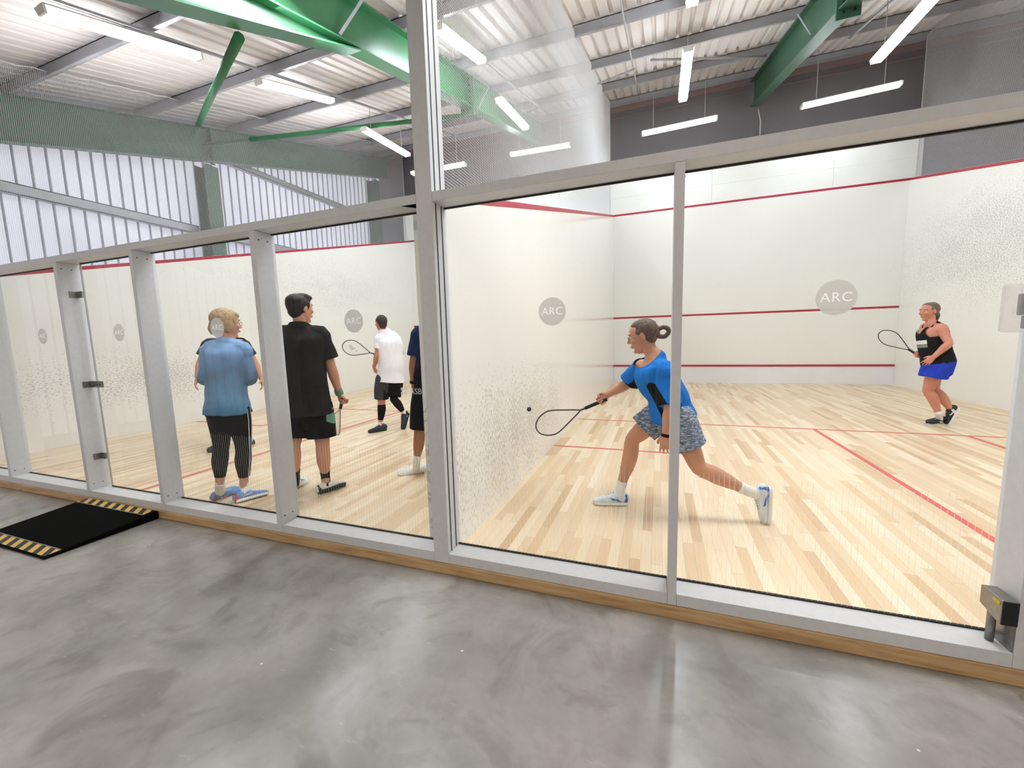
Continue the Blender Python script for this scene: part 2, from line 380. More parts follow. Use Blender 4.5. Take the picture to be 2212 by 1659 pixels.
r3 = rafter(3.4, .22, .195, .80, MAT['green_dark'], 'dark green steel rafter meeting the dark end wall over the nearer court', 4.62, None)
for t,ys in ((r2,(1.84,5.6)),(r3,(5.9,))):
    for y in ys:
        xc = -2.19 if t is r2 else 3.4
        q = MB(); sx = .05 if t is r2 else -.05; q.prism([(0,-.02,0),(0,.02,0),(.006,.02,0),(.006,-.02,0)], (xc+sx,y-.02,roof(y,.66)), (xc+sx*3.5,y+.25,roof(y+.25,.225))); q.build('fly_brace', MAT['rail'], t)
def bar(name, pts, r, mat, label, cat, group=None, n=8):
    q = MB(); q.tube(pts, r, n); return tag(q.build(name, mat), label, cat, group)
bar('brace_tube', [(-2.34,.76,4.06),(-5,2.35,4.9),(-7.58,3.84,5.56)], .045, MAT['green'], 'steep green bracing tube slanting down to the side rafter splice', 'brace tube', 'green roof bracing')
bar('brace_tube', [(-7.58,4.0,5.42),(-2.36,6.1,5.97)], .045, MAT['green'], 'long level green bracing tube passing under the corrugated roof', 'brace tube', 'green roof bracing')
# columns of the side wall
for yc,lab in ((4.15,'green steel column halfway along the white clad side wall'),(9.62,'dark green steel column in the far corner of the clad side wall')):
    t = thing('steel_column', lab, 'column', 'side wall columns')
    zt = roof(yc-.15,.89)
    q = MB(); q.box(-7.95,-7.94,yc-.15,yc+.15,ZF,zt); q.build('flange', MAT['green_dark'], t)
    q = MB(); q.box(-7.66,-7.65,yc-.15,yc+.15,ZF,zt); q.build('flange', MAT['green_dark'], t)
    q = MB(); q.box(-7.939,-7.661,yc-.006,yc+.006,ZF,zt); q.build('web', MAT['green_dark'], t)
for z0,z1,lab in ((3.70,3.86,'lower galvanised rail running along the white clad side wall'),(5.40,5.53,'upper galvanised rail running along the white clad side wall'),):
    for ya,yb in ((-4.5,3.98),(4.32,9.45)):
        if z0 > 5 and ya < 0: continue
        q = MB(); q.box(-8.09,-7.96,ya,yb,z1-.012,z1); q.box(-7.972,-7.96,ya,yb,z0,z1); q.box(-8.09,-7.96,ya,yb,z0,z0+.012)
        tag(q.build('cladding_rail', MAT['rail']), lab + (', before the column' if ya < 0 else ', beyond the column'), 'rail', 'side wall rails')
bar('anti_sag_rod', [(.66,3.0,roof(3.0,.10)),(.66,4.78,roof(4.78,.2)),(.66,6.45,roof(6.45,.2)),(.66,8.2,roof(8.2,.2)),(.66,9.6,roof(9.6,.2))], .014, MAT['purlin'], 'thin dark tie rod linking purlins above the nearer court', 'tie rod')
bar('roof_tie', [(1.0,6.6,roof(6.6,.24)),(3.2,8.1,roof(8.1,.24))], .02, MAT['purlin'], 'flat grey diagonal tie behind the hanging lamp', 'tie bar', 'diagonal roof ties')
bar('roof_tie', [(.7,6.9,roof(6.9,.24)),(-2.0,8.3,roof(8.3,.24))], .02, MAT['purlin'], 'grey diagonal tie seen through the dividing net', 'tie bar', 'diagonal roof ties')

# ---- lamp strips (tracks) and lamps
for x,y0,y1,lab in ((-4.4,-.2,9.2,'dark lamp track carrying the two sloping lamps of the far row'),(-1.6,4.62,9.0,'dark lamp track seen through the dividing net'),(4.62,5.4,8.2,'thin dark lamp track beside the dark green rafter')):
    q = MB(); slope_box(q, x-.02, x+.02, y0, y1, .222, .25); tag(q.build('lamp_track', MAT['purlin']), lab, 'lamp track', 'lamp tracks')
def lamp(A, B, label, cords=True, w=.16):
    A = Vector(A); B = Vector(B); C = (A+B)/2; d = (B-A); L = d.length; d.normalize()
    t = thing('batten_lamp', label, 'lamp', 'hanging strip lamps', C)
    s = d.cross(Vector((0,0,1))).normalized(); u = s.cross(d)
    def blk(h, k0, k1, w0, w1):
        P = []
        for k,wd in ((k0,w0),(k1,w1)):
            for (e,f) in ((-1,-1),(1,-1),(1,1),(-1,1)): P.append(d*(e*h)+s*(f*wd/2)+u*k)
        return P, [(0,3,2,1),(4,5,6,7),(0,1,5,4),(1,2,6,5),(2,3,7,6),(3,0,4,7)]
    q = MB(); q.add(*blk(L/2, -.03, .03, w*.8, w)); df = q.build('diffuser', MAT['lamp_on'], t)
    q = MB(); q.add(*blk(L/2+.004, .031, .055, w, w*.7)); q.build('housing', MAT['lamp_body'], t)
    for e in (-1,1): 
        q = MB(); P,F = blk(.012, -.032, .034, w*.84, w*1.03); q.add([p_+d*(e*(L/2+.013)) for p_ in P], F); q.build('end_cap', MAT['lamp_body'], t)
    if cords:
        for e in (-.7,.7):
            p0 = d*(e*L/2)+u*.055; wy = C.y+p0.y; top = roof(wy,.255)-C.z
            q = MB(); q.tube([p0,(p0.x,p0.y,top)], .006, 5); q.build('hanging_cord', MAT['rope'], t)
    return t
lamp((-4.5,.43,4.64),(-4.45,1.86,5.06),'biggest sloping lamp, above the green brace over the other court', False, .15)
lamp((-4.4,2.70,5.19),(-4.4,4.15,5.66),'sloping lamp on the track beyond the steep green brace', False, .15)
lamp((-4.4,5.0,5.56),(-4.4,6.52,5.67),'level lamp hanging lengthways in the far row, before the crosswise one', True, .15)
lamp((-5.2,7.95,5.88),(-3.6,7.95,5.87),'crosswise lamp at the end of the far row, cut by the tall post', True, .15)
lamp((-1.6,3.07,5.44),(-1.6,4.53,5.88),'sloping lamp seen through the dividing net next to the tall post', False, .17)
lamp((-1.6,5.3,5.67),(-1.6,6.9,5.9),'hanging lengthways lamp seen in the middle of the dividing net', True, .16)
lamp((-2.6,8.74,6.24),(-1.0,8.74,6.20),'hanging crosswise lamp seen low through the dividing net', True, .15)
lamp((1.58,3.05,5.40),(1.58,4.55,5.87),'lamp at the top edge above the hanging rod, mostly out of view', False, .17)
lamp((1.6,5.63,5.93),(1.6,7.2,5.96),'lengthways lamp hanging upright on a white rod in the nearer court', True, .17)
lamp((.78,8.74,6.14),(2.38,8.74,6.18),'crosswise lamp hanging low on the dark wall by the dividing net', True, .15)
lamp((4.5,5.05,5.56),(4.5,6.68,5.68),'long bright lengthways lamp slanting down beyond the dark green rafter', True, .17)
lamp((3.96,8.44,5.96),(5.56,8.44,6.03),'crosswise lamp hanging low on the dark wall beyond the green rafter', True, .15)
for a,bb in (((4.5,1.2,4.85),(4.5,2.7,5.25)),((-1.6,.4,4.64),(-1.6,1.85,5.05)),((1.6,.4,4.6),(1.6,1.85,5.0))):
    pass

# ---- safety nets
def net(x, y0, y1, label, step=.02, r=.0013):
    q = MB(); q.smooth = False
    y = y0+.01
    def strand(p, qd, ax):
        # four-sided cord
        o = [(ax[0]*r,ax[1]*r,ax[2]*r)]
        P = Vector(p); Q = Vector(qd); d = (Q-P).normalized(); s1 = d.cross(Vector((1,0,0))).normalized()*r; s2 = d.cross(s1).normalized()*r
        q.add([P+s1,P+s2,P-s1,P-s2,Q+s1,Q+s2,Q-s1,Q-s2], [(0,1,5,4),(1,2,6,5),(2,3,7,6),(3,0,4,7)])
    while y < y1:
        strand((x,y,wall_top(y)+.055),(x,y,roof(y,.1)),(0,1,0)); y += step
    z = 2.2
    while z < roof(y1,.1):
        ya = max(y0, (z-RA+.1)/RB); yb = min(y1, (z-.055-2.13)*CD/2.44)
        if yb > ya+.05: strand((x,ya,z),(x,yb,z),(0,0,1))
        z += step
    n = q.build('safety_net', MAT['net']); tag(n, label, 'net', 'court safety nets')
    c = MB(); k = 60; pts = [(x, y0+(y1-y0)*i/k, roof(y0+(y1-y0)*i/k,.1)+(.012 if i%2 else -.012)) for i in range(k+1)]
    c.tube(pts, .008, 5); c.build('top_cord', MAT['rope'], n)
    c = MB(); c.tube([(x,y1,wall_top(y1)+.06),(x+.006,y1,6),(x,y1,roof(y1,.1))], .008, 5); c.build('edge_cord', MAT['rope'], n)
    return n
net(-.1, .1, 9.74, 'fine white net hanging on the dividing wall between the two courts')
net(-6.7, .1, 9.74, 'fine white net hanging above the wall by the white cladding')
net(6.5, .1, 9.74, 'fine white net above the scuffed far wall of the nearer court')
bar('hanging_cable', [(3.5,10.3,6.9),(3.56,10.3,6.6),(3.56,10.3,4.9)], .014, MAT['rope'], 'white cable hanging at the foot of the dark green rafter', 'cable')

# ---- glazed frame between hall and courts
YF, YG = -.13, 0.0
q = MB(); q.box(-14,13,-.138,.028,ZF+.001,.0135)
struct(q.build('trim_1', MAT['pine'], bevel=.006))
Z0, ZS, ZB, ZT = .015, .075, 2.085, 2.135
XR = 2.51
posts = [  # x0, x1, label, tall
 (-5.02,-4.97,'pale frame post at the far end of the glazing, beyond the ramp',False),
 (-3.65,-3.602,'pale frame post with steel clips beside the ramp',False),
 (-2.608,-2.566,'pale frame post between the ramp and the woman in light blue',False),
 (-1.330,-1.285,'pale frame post between the woman in light blue and the man in black',False),
 (-.055,.045,'tall wide frame post rising past the beam between both courts',True),
 (1.259,1.300,'slim frame post standing in front of the lunging woman',False),
 (2.511,2.72,'wide frame post by the steel lock',False)]
for x0,x1,lab,tall in posts:
    t = thing('frame_post', lab, 'post', None if tall else 'frame posts')
    q = MB(); q.box(x0,x1,YF,.02,Z0,4.75 if tall else ZB-.001); q.build('post_body', MAT['alu'], t, bevel=.0015)
    if tall:
        for ya,yb in ((-.098,-.088),(-.038,-.028)):
            q = MB(); q.box(x1-.001,x1+.0015,ya,yb,ZS+.002,ZB-.002); q.build('gasket', MAT['gasket'], t)
            q = MB(); q.box(x1-.001,x1+.0015,ya,yb,ZT+.002,4.75); q.build('gasket', MAT['gasket'], t)
    else:
        for z in (.13,2.03):
            for y in (-.1,-.035):
                q = MB(); q.tube([(x1-.001,y,z),(x1+.003,y,z)], .0045, 8); q.build('screw', MAT['steel_dark'], t)
def rail(name, x0, x1, z0, z1, label, cat):
    q = MB(); q.box(x0,x1,YF,.02,z0,z1); return tag(q.build(name, MAT['alu'], bevel=.0015), label, cat, cat+'s of the glazing')
far_rail = rail('head_rail', -14, -.057, ZB, ZT, 'long pale head rail above the glass of the other court', 'head rail')
rail('head_rail', .047, 13, ZB, ZT, 'pale head rail above the glass in front of the lunging woman', 'head rail')
xs = [-6.35] + [p_ for q_ in posts for p_ in q_[:2]]
names = ['beyond the ramp, at the far end','under the pane beyond the steel clips','under the glass door by the ramp','under the pane with the woman in light blue','under the pane with the man in black','under the pane with the racket and ball','under the pane by the steel lock']
ends = [(-6.35,-5.021)] + [(posts[i][1]+.001, posts[i+1][0]-.001) for i in range(6)]
for (a,c),nm in zip(ends,names): rail('sill_rail', a, c, Z0, ZS, 'white sill rail '+nm, 'sill rail')
# small dark gap plate under the beam next to the tall post
q = MB(); zq = ZB-.0015; q.add([(-.15,-.128,zq),(-.058,-.128,zq),(-.058,-.03,zq),(-.15,-.128,ZB+.001),(-.058,-.128,ZB+.001),(-.058,-.03,ZB+.001)],[(2,1,0),(3,4,5),(0,1,4,3),(1,2,5,4),(2,0,3,5)])
q.build('corner_wedge', MAT['ramp'], far_rail)

def text_mesh(s, size, name, mat, parent, loc, spacing=1.0, bold=0):
    cu = bpy.data.curves.new(name+'_src', 'FONT'); cu.body = s; cu.size = size; cu.align_x = 'CENTER'; cu.align_y = 'CENTER'; cu.space_character = spacing; cu.offset = bold; cu.resolution_u = 4
    ob = bpy.data.objects.new(name+'_src', cu); COL.objects.link(ob); dg = bpy.context.evaluated_depsgraph_get()
    me = bpy.data.meshes.new_from_object(ob.evaluated_get(dg)); bpy.data.objects.remove(ob); me.materials.clear(); me.materials.append(mat)
    o = bpy.data.objects.new(name, me); COL.objects.link(o); o.rotation_euler = (PI/2,0,0); o.location = loc; o.parent = parent; return o
def sticker(t, cx, cz=1.477, y=-.004, rad=.074):
    from mathutils.geometry import delaunay_2d_cdt
    d = bpy.data.objects.new('round_sticker', bpy.data.meshes.new('round_sticker')); COL.objects.link(d); d.parent = t
    tx = text_mesh('ARC', .056, 'lettering', MAT['logo_text'], d, (cx,y,cz), 1.08)
    me = tx.data; cnt = {}
    for p_ in me.polygons:
        for k_ in p_.edge_keys: cnt[k_] = cnt.get(k_,0)+1
    rim = [k_ for k_,c_ in cnt.items() if c_ == 1]; used = sorted({i for k_ in rim for i in k_}); ix = {v_:i for i,v_ in enumerate(used)}
    P2 = [Vector((me.vertices[v_].co.x, me.vertices[v_].co.y)) for v_ in used]; E2 = [(ix[a],ix[c]) for a,c in rim]; n0 = len(P2); nc = 64
    P2 += [Vector((rad*math.cos(2*PI*i/nc), rad*math.sin(2*PI*i/nc))) for i in range(nc)]; E2 += [(n0+i,n0+(i+1)%nc) for i in range(nc)]
    vo, eo, fo = delaunay_2d_cdt(P2, E2, [], 1, 1e-6)[:3]
    tris = [[Vector((me.vertices[i].co.x, me.vertices[i].co.y)) for i in p_.vertices] for p_ in me.polygons]
    def inside(c):
        for T in tris:
            n = len(T); hit = False
            for i in range(n):
                a,b_ = T[i],T[(i+1)%n]
                if (a.y > c.y) != (b_.y > c.y) and c.x < (b_.x-a.x)*(c.y-a.y)/(b_.y-a.y)+a.x: hit = not hit
            if hit: return True
        return False
    keep_ = [f_ for f_ in fo if not inside(sum((vo[i] for i in f_), Vector((0,0)))/len(f_))]
    d.data.from_pydata([(cx+v_.x, y, cz+v_.y) for v_ in vo], [], [tuple(f_) for f_ in keep_]); d.data.materials.append(MAT['logo'])
    return d
def pane(x0, x1, label, logo_x, asb_x=None, lines_=True, name='glass_sheet', cat='glass pane'):
    t = thing(name, label, cat, 'court glass panes')
    q = MB(); q.quad((x0,YG,ZS+.001),(x1,YG,ZS+.001),(x1,YG,ZB-.001),(x0,YG,ZB-.001)); q.build('clear_glass', MAT['glass'], t)
    for (a0,a1,c0,c1) in ((x0,x1,ZS+.0012,ZS+.008),(x0,x1,ZB-.008,ZB-.0012)):
        q = MB(); q.box(a0,a1,-.006,.006,c0,c1); q.build('gasket', MAT['gasket'], t)
    if logo_x is not None:
        sticker(t, logo_x)
    if asb_x is not None:
        q = MB(); s = .0225; cx, cz = asb_x-.052, 1.03; th = .0065
        for sx in (-1,1):
            for sz in (-1,1):
                X0 = cx+sx*s; Zc = cz+sz*s
                for (u,v) in (((X0,X0-sx*th),(Zc,Zc-sz*s*.72)),((X0,X0-sx*s*.72),(Zc,Zc-sz*th))):
                    a0,a1 = sorted(u); c0,c1 = sorted(v); q.quad((a0,-.004,c0),(a1,-.004,c0),(a1,-.004,c1),(a0,-.004,c1))
                e = .0042; a = cx+sx*s*.62; c = cz+sz*s*.62; b0 = cx+sx*s*.2; d0 = cz+sz*s*.2
                q.quad((a-e,-.0043,c+e*sx*sz),(a+e,-.0043,c-e*sx*sz),(b0+e,-.0043,d0-e*sx*sz),(b0-e,-.0043,d0+e*sx*sz))
        mk = q.build('printed_mark', MAT['mark'], t)
        text_mesh('ASB', .052, 'lettering', MAT['mark'], mk, (asb_x+.035,-.0045,1.029), 1.0)
    if lines_:
        q = MB(); x = x0+.03; i = 0
        while x < x1-.02:
            zt = .655+.006*math.sin(i*1.7); q.quad((x-.0011,-.0035,ZS+.008),(x+.0011,-.0035,ZS+.008),(x+.0011,-.0035,zt),(x-.0011,-.0035,zt)); x += .0225; i += 1
        q.build('frosted_line_pattern', MAT['etch'], t)
    return t
pane(-6.35,-5.021,'glass pane at the far end of the glazing, cut by the picture edge',None,None,False)
pane(-4.969,-3.651,'glass pane with a small round sticker next beyond the ramp door',-4.307,None,False)
pane(-2.565,-1.331,'glass pane in front of the woman in light blue top',-1.908)
pane(-1.284,-.056,'glass pane in front of the man in black, with two printed marks',-.641,-.24)
pane(.046,1.258,'glass pane in front of the racket and ball, round grey sticker',.667,.335)
pane(1.301,2.510,'glass pane in front of the service line, widest round sticker',1.912)
# glass door by the ramp: fixed strip, door leaf, three steel clips
d = pane(-3.535,-2.609,'frameless glass door by the ramp, hung on steel clips',-3.115,None,False,'door_1','glass door'); struct(d)
q = MB(); q.quad((-3.601,YG,ZS+.001),(-3.541,YG,ZS+.001),(-3.541,YG,ZB-.001),(-3.601,YG,ZB-.001)); q.build('fixed_strip', MAT['glass'], d)
q = MB(); q.box(-3.541,-3.535,-.006,.006,ZS+.002,ZB-.002); q.build('edge_seal', MAT['greyplastic'], d)
for z,wide in ((1.82,False),(1.03,True),(.37,False)):
    q = MB(); h = .028
    q.box(-3.601,-3.596,-.075,-.012,z-h,z+h); q.box(-3.6,-3.536,-.022,-.008,z-h,z+h)
    if wide: q.box(-3.532,-3.43,-.022,-.008,z-h,z+h)
    c = q.build('hinge_clip', MAT['steel'], d, bevel=.002)
    q = MB()
    for x in (-3.575,-3.55)+((-3.505,-3.46) if wide else ()): q.tube([(x,-.0225,z),(x,-.03,z)], .009, 8)
    q.build('screw', MAT['steel'], c)

# ---- black ramp with hazard tape
t = thing('access_ramp', 'black rubber ramp with yellow hazard tape at the glass door', 'ramp', None, (-3.2,-.45,ZF))
def local(pts, o=(-3.2,-.45,ZF)): return [(p[0]-o[0],p[1]-o[1],p[2]-o[2]) for p in pts]
x0, x1 = -3.62, -2.64; ya, yb = -.80, -.142; zl, zh = ZF+.014, .012
q = MB(); q.add(local([(x0,ya,ZF+.001),(x1-.02,ya,ZF+.001),(x1,yb,ZF+.001),(x0,yb,ZF+.001),(x0,ya,zl),(x1-.02,ya,zl),(x1,yb,zh),(x0,yb,zh)]),
      [(0,3,2,1),(4,5,6,7),(0,1,5,4),(1,2,6,5),(2,3,7,6),(3,0,4,7)]); q.build('ramp_body', MAT['ramp'], t, bevel=.006)
def hazard():
    m, nt, p = newmat('hazard_tape'); tc = nt.nodes.new('ShaderNodeTexCoord'); s = nt.nodes.new('ShaderNodeSeparateXYZ'); nt.links.new(tc.outputs['Object'], s.inputs[0])
    f = M(nt,'LESS_THAN',M(nt,'FRACT',M(nt,'MULTIPLY',M(nt,'ADD',s.outputs[0],M(nt,'MULTIPLY',s.outputs[1],.9)),8.5)),.5)
    nt.links.new(MIX(nt, f, lin((34,30,26)), lin((214,184,96))), p.inputs['Base Color']); p.inputs['Roughness'].default_value = .5; return m
MAT['hazard'] = hazard()
def on_ramp(y): return zl + (zh-zl)*(y-ya)/(yb-ya) + .0025
for y0_,y1_ in ((ya+.012,ya+.092),(yb-.085,yb-.008)):
    q = MB(); q.quad(*local([(x0+.01,y0_,on_ramp(y0_)),(x1-.04,y0_,on_ramp(y0_)),(x1-.035,y1_,on_ramp(y1_)),(x0+.01,y1_,on_ramp(y1_))])); q.build('hazard_tape', MAT['hazard'], t)
    e = y1_ if y0_ < -.5 else y0_
    q = MB(); q.tube(local([(x0+.01,e,on_ramp(e)),(x1-.04,e,on_ramp(e))]), .004, 6); q.build('tread_edge', MAT['steel'], t)

# ---- steel lock on the sill and clear box on the wide post
t = thing('floor_lock', 'brushed steel door lock standing on the sill corner by the wide post', 'door lock', None, (2.46,-.09,ZS))
def L(pts): return [(p[0]-2.46,p[1]+.09,p[2]-ZS) for p in pts]
q = MB()      # block lying front to back, underside rising towards the glass
prof = [(-.065,.125),(-.065,.225),(.045,.225),(.045,.150)]; n = 4; xa, xb = -.014, .036
q.add([(xa,p_[0],p_[1]) for p_ in prof]+[(xb,p_[0],p_[1]) for p_ in prof], [(0,1,2,3),(7,6,5,4)]+[(i,n+i,n+(i+1)%n,(i+1)%n) for i in range(n)]); q.build('lock_case', MAT['steel'], t, bevel=.003)
q = MB(); q.box(xa+.002,xb-.002,-.0675,-.0655,.128,.222); q.build('end_plate', MAT['blackplastic'], t)
q = MB(); q.tube([(.018,.028,.002),(.018,.028,.148)], .0135, 16); q.build('lock_bolt', MAT['steel'], t)
q = MB(); q.box(.0455,.0495,-.036,.06,.002,.12); q.build('mounting_plate', MAT['steel'], t)
q = MB(); q.box(xa-.0012,xa-.0002,-.055,-.02,.200,.215); q.build('warning_sticker', plain('yellow_sticker',(214,190,60),.5), t)
t = thing('switch_box', 'clear plastic cover box holding a grey switch, fixed to the wide post', 'switch box', None, (2.6,-.16,1.4))
q = MB(); q.box(-.245,.1,-.0,.024,-.085,.085); q.build('clear_cover', MAT['clearplastic'], t, bevel=.008)
q = MB(); q.box(-.215,.08,-.02,-.002,-.025,.05); q.build('switch_unit', MAT['greyplastic'], t, bevel=.005)
q = MB(); q.box(-.205,.07,-.0235,-.021,-.008,.036); q.build('display', MAT['window_dark'], t)
q = MB(); q.box(-.2,-.05,-.016,-.002,-.072,-.027); q.build('key_block', MAT['greyplastic'], t, bevel=.003)

# ------------------------------------------------------------------ people
from mathutils import noise as mnoise
def V(p): return Vector(p)
def lerp(a,b,t): return a+(b-a)*t
def ell(mb, c, r, R=None, n=16, m=10):
    """ellipsoid, radii r along the axes of R (columns)"""
    R = R or Matrix.Identity(3); c = V(c); vs = [c+R@V((0,0,r[2]))]
    for i in range(1,m):
        a = PI*i/m
        for k in range(n):
            t = 2*PI*k/n; vs.append(c+R@V((r[0]*math.sin(a)*math.cos(t), r[1]*math.sin(a)*math.sin(t), r[2]*math.cos(a))))
    vs.append(c+R@V((0,0,-r[2]))); fs = [(0,1+k,1+(k+1)%n) for k in range(n)]
    for i in range(m-2):
        for k in range(n): fs.append((1+i*n+k, 1+(i+1)*n+k, 1+(i+1)*n+(k+1)%n, 1+i*n+(k+1)%n))
    L = len(vs)-1; b = 1+(m-2)*n; fs += [(L,b+(k+1)%n,b+k) for k in range(n)]
    mb.add(vs, fs)
def loft(mb, st, side=None, n=20, sub=4, ex=2.2, flat=(False,False)):
    """st: [(centre, half-width along side, half-depth, side?)]; Catmull-Rom between stations, rounded ends unless flat."""
    S = [(V(s[0]), s[1], s[2], V(s[3]) if len(s) > 3 and s[3] is not None else (V(side) if side else None)) for s in st]
    P = []
    for i in range(len(S)-1):
        p0,p1,p2,p3 = S[max(i-1,0)],S[i],S[i+1],S[min(i+2,len(S)-1)]
        for j in range(sub):
            t = j/sub
            def cr(a,b,c,d): return .5*((2*b)+(c-a)*t+(2*a-5*b+4*c-d)*t*t+(3*b-a-3*c+d)*t**3)
            sd = None if p1[3] is None else lerp(p1[3],p2[3],t)
            P.append((cr(p0[0],p1[0],p2[0],p3[0]), max(.001,cr(p0[1],p1[1],p2[1],p3[1])), max(.001,cr(p0[2],p1[2],p2[2],p3[2])), sd))
    P.append(S[-1])
    tan = [(P[min(i+1,len(P)-1)][0]-P[max(i-1,0)][0]).normalized() for i in range(len(P))]
    rings = []
    if not flat[0]:
        for k in (.25,.6,.87): rings.append((P[0][0]-tan[0]*min(P[0][1],P[0][2])*.75*math.sqrt(1-k*k), P[0][1]*k, P[0][2]*k, P[0][3], tan[0]))
    rings += [(*P[i],tan[i]) for i in range(len(P))]
    if not flat[1]:
        for k in (.87,.6,.25): rings.append((P[-1][0]+tan[-1]*min(P[-1][1],P[-1][2])*.75*math.sqrt(1-k*k), P[-1][1]*k, P[-1][2]*k, P[-1][3], tan[-1]))
    vs = []; ref = None
    for (c,a,b,s,t) in rings:
        if s is None:
            if ref is None: ref = V((1,0,0)) if abs(t.x) < .8 else V((0,1,0))
            s = ref
        u = (s-t*s.dot(t)).normalized(); w = t.cross(u); ref = u
        for k in range(n):
            x = 2*PI*k/n; cx,sx = math.cos(x),math.sin(x); e = 2/ex
            vs.append(c+u*(a*math.copysign(abs(cx)**e,cx))+w*(b*math.copysign(abs(sx)**e,sx)))
    m = len(rings); fs = [(i*n+k,i*n+(k+1)%n,(i+1)*n+(k+1)%n,(i+1)*n+k) for i in range(m-1) for k in range(n)]
    fs += [tuple(range(n))[::-1], tuple(range((m-1)*n,m*n))]
    mb.add(vs, fs)
def organic(mb, name, mat, parent, voxel=.006, smooth=3, amp=0, freq=9, stretch=(1,1,.45), pick=None, seed=0, cut=None):
    """Fuse overlapping closed pieces into one continuous smooth surface."""
    me = bpy.data.meshes.new('raw'); me.from_pydata(mb.v, [], mb.f); ob = bpy.data.objects.new('raw', me); COL.objects.link(ob)
    r = ob.modifiers.new('r','REMESH'); r.mode = 'VOXEL'; r.voxel_size = voxel; r.use_smooth_shade = True
    if smooth: s = ob.modifiers.new('s','SMOOTH'); s.factor = .5; s.iterations = smooth
    dg = bpy.context.evaluated_depsgraph_get(); out = bpy.data.meshes.new_from_object(ob.evaluated_get(dg)); bpy.data.objects.remove(ob)
    out.name = name
    if amp:
        no = [v.normal.copy() for v in out.vertices]; o = V((seed*3.1,seed*1.7,seed))
        for v,nn in zip(out.vertices,no):
            q = V((v.co.x*stretch[0],v.co.y*stretch[1],v.co.z*stretch[2]))*freq+o
            v.co += nn*(amp*(mnoise.noise(q)+.5*mnoise.noise(q*2.3)))
    if cut:
        import bmesh
        bm = bmesh.new(); bm.from_mesh(out); bmesh.ops.delete(bm, geom=[f_ for f_ in bm.faces if cut(f_.calc_center_median())], context='FACES')
        for _ in range(6):      # ease the cut edge
            bv = [v_ for v_ in bm.verts if v_.is_boundary]; nw = {v_: sum((e_.other_vert(v_).co for e_ in v_.link_edges if e_.is_boundary), Vector())/2 for v_ in bv if sum(e_.is_boundary for e_ in v_.link_edges) == 2}
            for v_,c_ in nw.items(): v_.co = (v_.co+c_)/2
        bm.to_mesh(out); bm.free()
    mats = mat if isinstance(mat,(list,tuple)) else [mat]; out.materials.clear()
    for m_ in mats: out.materials.append(m_)
    if pick:
        for p in out.polygons: p.material_index = pick(p.center, p.normal)
    for p in out.polygons: p.use_smooth = True
    o = bpy.data.objects.new(name, out); COL.objects.link(o); o.parent = parent
    if parent is not None: o.matrix_parent_inverse = Matrix.Translation(-parent.location)
    return o
def keep(o, parent):
    """parent a mesh that was built in world coordinates"""
    root = parent
    off = V((0,0,0))
    while root is not None: off += root.location; root = root.parent
    o.parent = parent; o.matrix_parent_inverse = Matrix.Translation(-off) if parent.type == 'EMPTY' else Matrix.Identity(4); return o

def cloth(name, rgb, rough=.85, var=.1, scale=30, spec=.15): return plain(name, rgb, rough, 0, var, scale, spec, .25, (1,1,.35))
def skin(name, rgb):
    m, nt, p = newmat(name); c = lin(rgb); v = coords(nt)
    col = ramp(nt, noise(nt, v, 7, 4), [(.3,tuple(x*.88 for x in c)),(.55,c),(.8,(min(1,c[0]*1.08),c[1]*.97,c[2]*.93))])
    nt.links.new(col, p.inputs['Base Color']); p.inputs['Roughness'].default_value = .5; p.inputs['Specular IOR Level'].default_value = .35
    p.inputs['Subsurface Weight'].default_value = .0
    return m
def hairmat(name, rgb):
    m, nt, p = newmat(name); c = lin(rgb); v = coords(nt,(14,14,70))
    nt.links.new(ramp(nt, noise(nt, v, 2.2, 5, .7), [(.25,tuple(x*.45 for x in c)),(.5,c),(.8,tuple(min(1,x*1.5) for x in c))]), p.inputs['Base Color'])
    p.inputs['Roughness'].default_value = .55; p.inputs['Specular IOR Level'].default_value = .3; return m

def frame_of(J):
    s = (J['shR']-J['shL']).normalized(); hm = (J['hipL']+J['hipR'])/2; u = (J['neck']-hm).normalized(); f = u.cross(s).normalized(); s = f.cross(u).normalized()
    return s,u,f,hm
def arm(mb, sh, el, wr, k=1.0, t0=0, t1=2, inf=0, flare=0, flat=(False,False)):
    prof = [(0,.054),(.35,.047),(.75,.041),(1,.038),(1.25,.041),(1.55,.034),(1.85,.026),(2,.025)]
    def pt(t): return lerp(sh,el,t) if t <= 1 else lerp(el,wr,t-1)
    def rad(t):
        for (a,ra),(b,rb) in zip(prof,prof[1:]):
            if t <= b: return ra+(rb-ra)*(t-a)/(b-a)
        return prof[-1][1]
    n = 8; st = []
    for i in range(n+1):
        t = t0+(t1-t0)*i/n; r = rad(t)*k+inf+flare*(i/n); st.append((pt(t), r, r*.95))
    loft(mb, st, None, 16, 2, 2, flat)
def leg(mb, hip, kn, an, f, k=1.0, t0=0, t1=2, inf=0, flare=0, flat=(False,False), prof=None):
    prof = prof or [(0,.088),(.3,.082),(.7,.064),(.93,.054),(1.05,.05),(1.3,.056),(1.55,.047),(1.85,.032),(2,.0315)]
    ax = (an-kn).normalized()
    def pt(t):
        if t <= 1: return lerp(hip,kn,t)+f*(.012*math.sin(PI*t))
        b = math.sin(PI*min(1,(t-1)/.75)) if t < 1.75 else 0
        return lerp(kn,an,t-1)-f*(.014*b)
    def rad(t):
        for (a,ra),(b,rb) in zip(prof,prof[1:]):
            if t <= b: return ra+(rb-ra)*(t-a)/(b-a)
        return prof[-1][1]
    n = 10; st = []
    for i in range(n+1):
        t = t0+(t1-t0)*i/n; r = rad(t)*k+inf+flare*(i/n); st.append((pt(t), r, r))
    loft(mb, st, None, 18, 2, 2, flat)
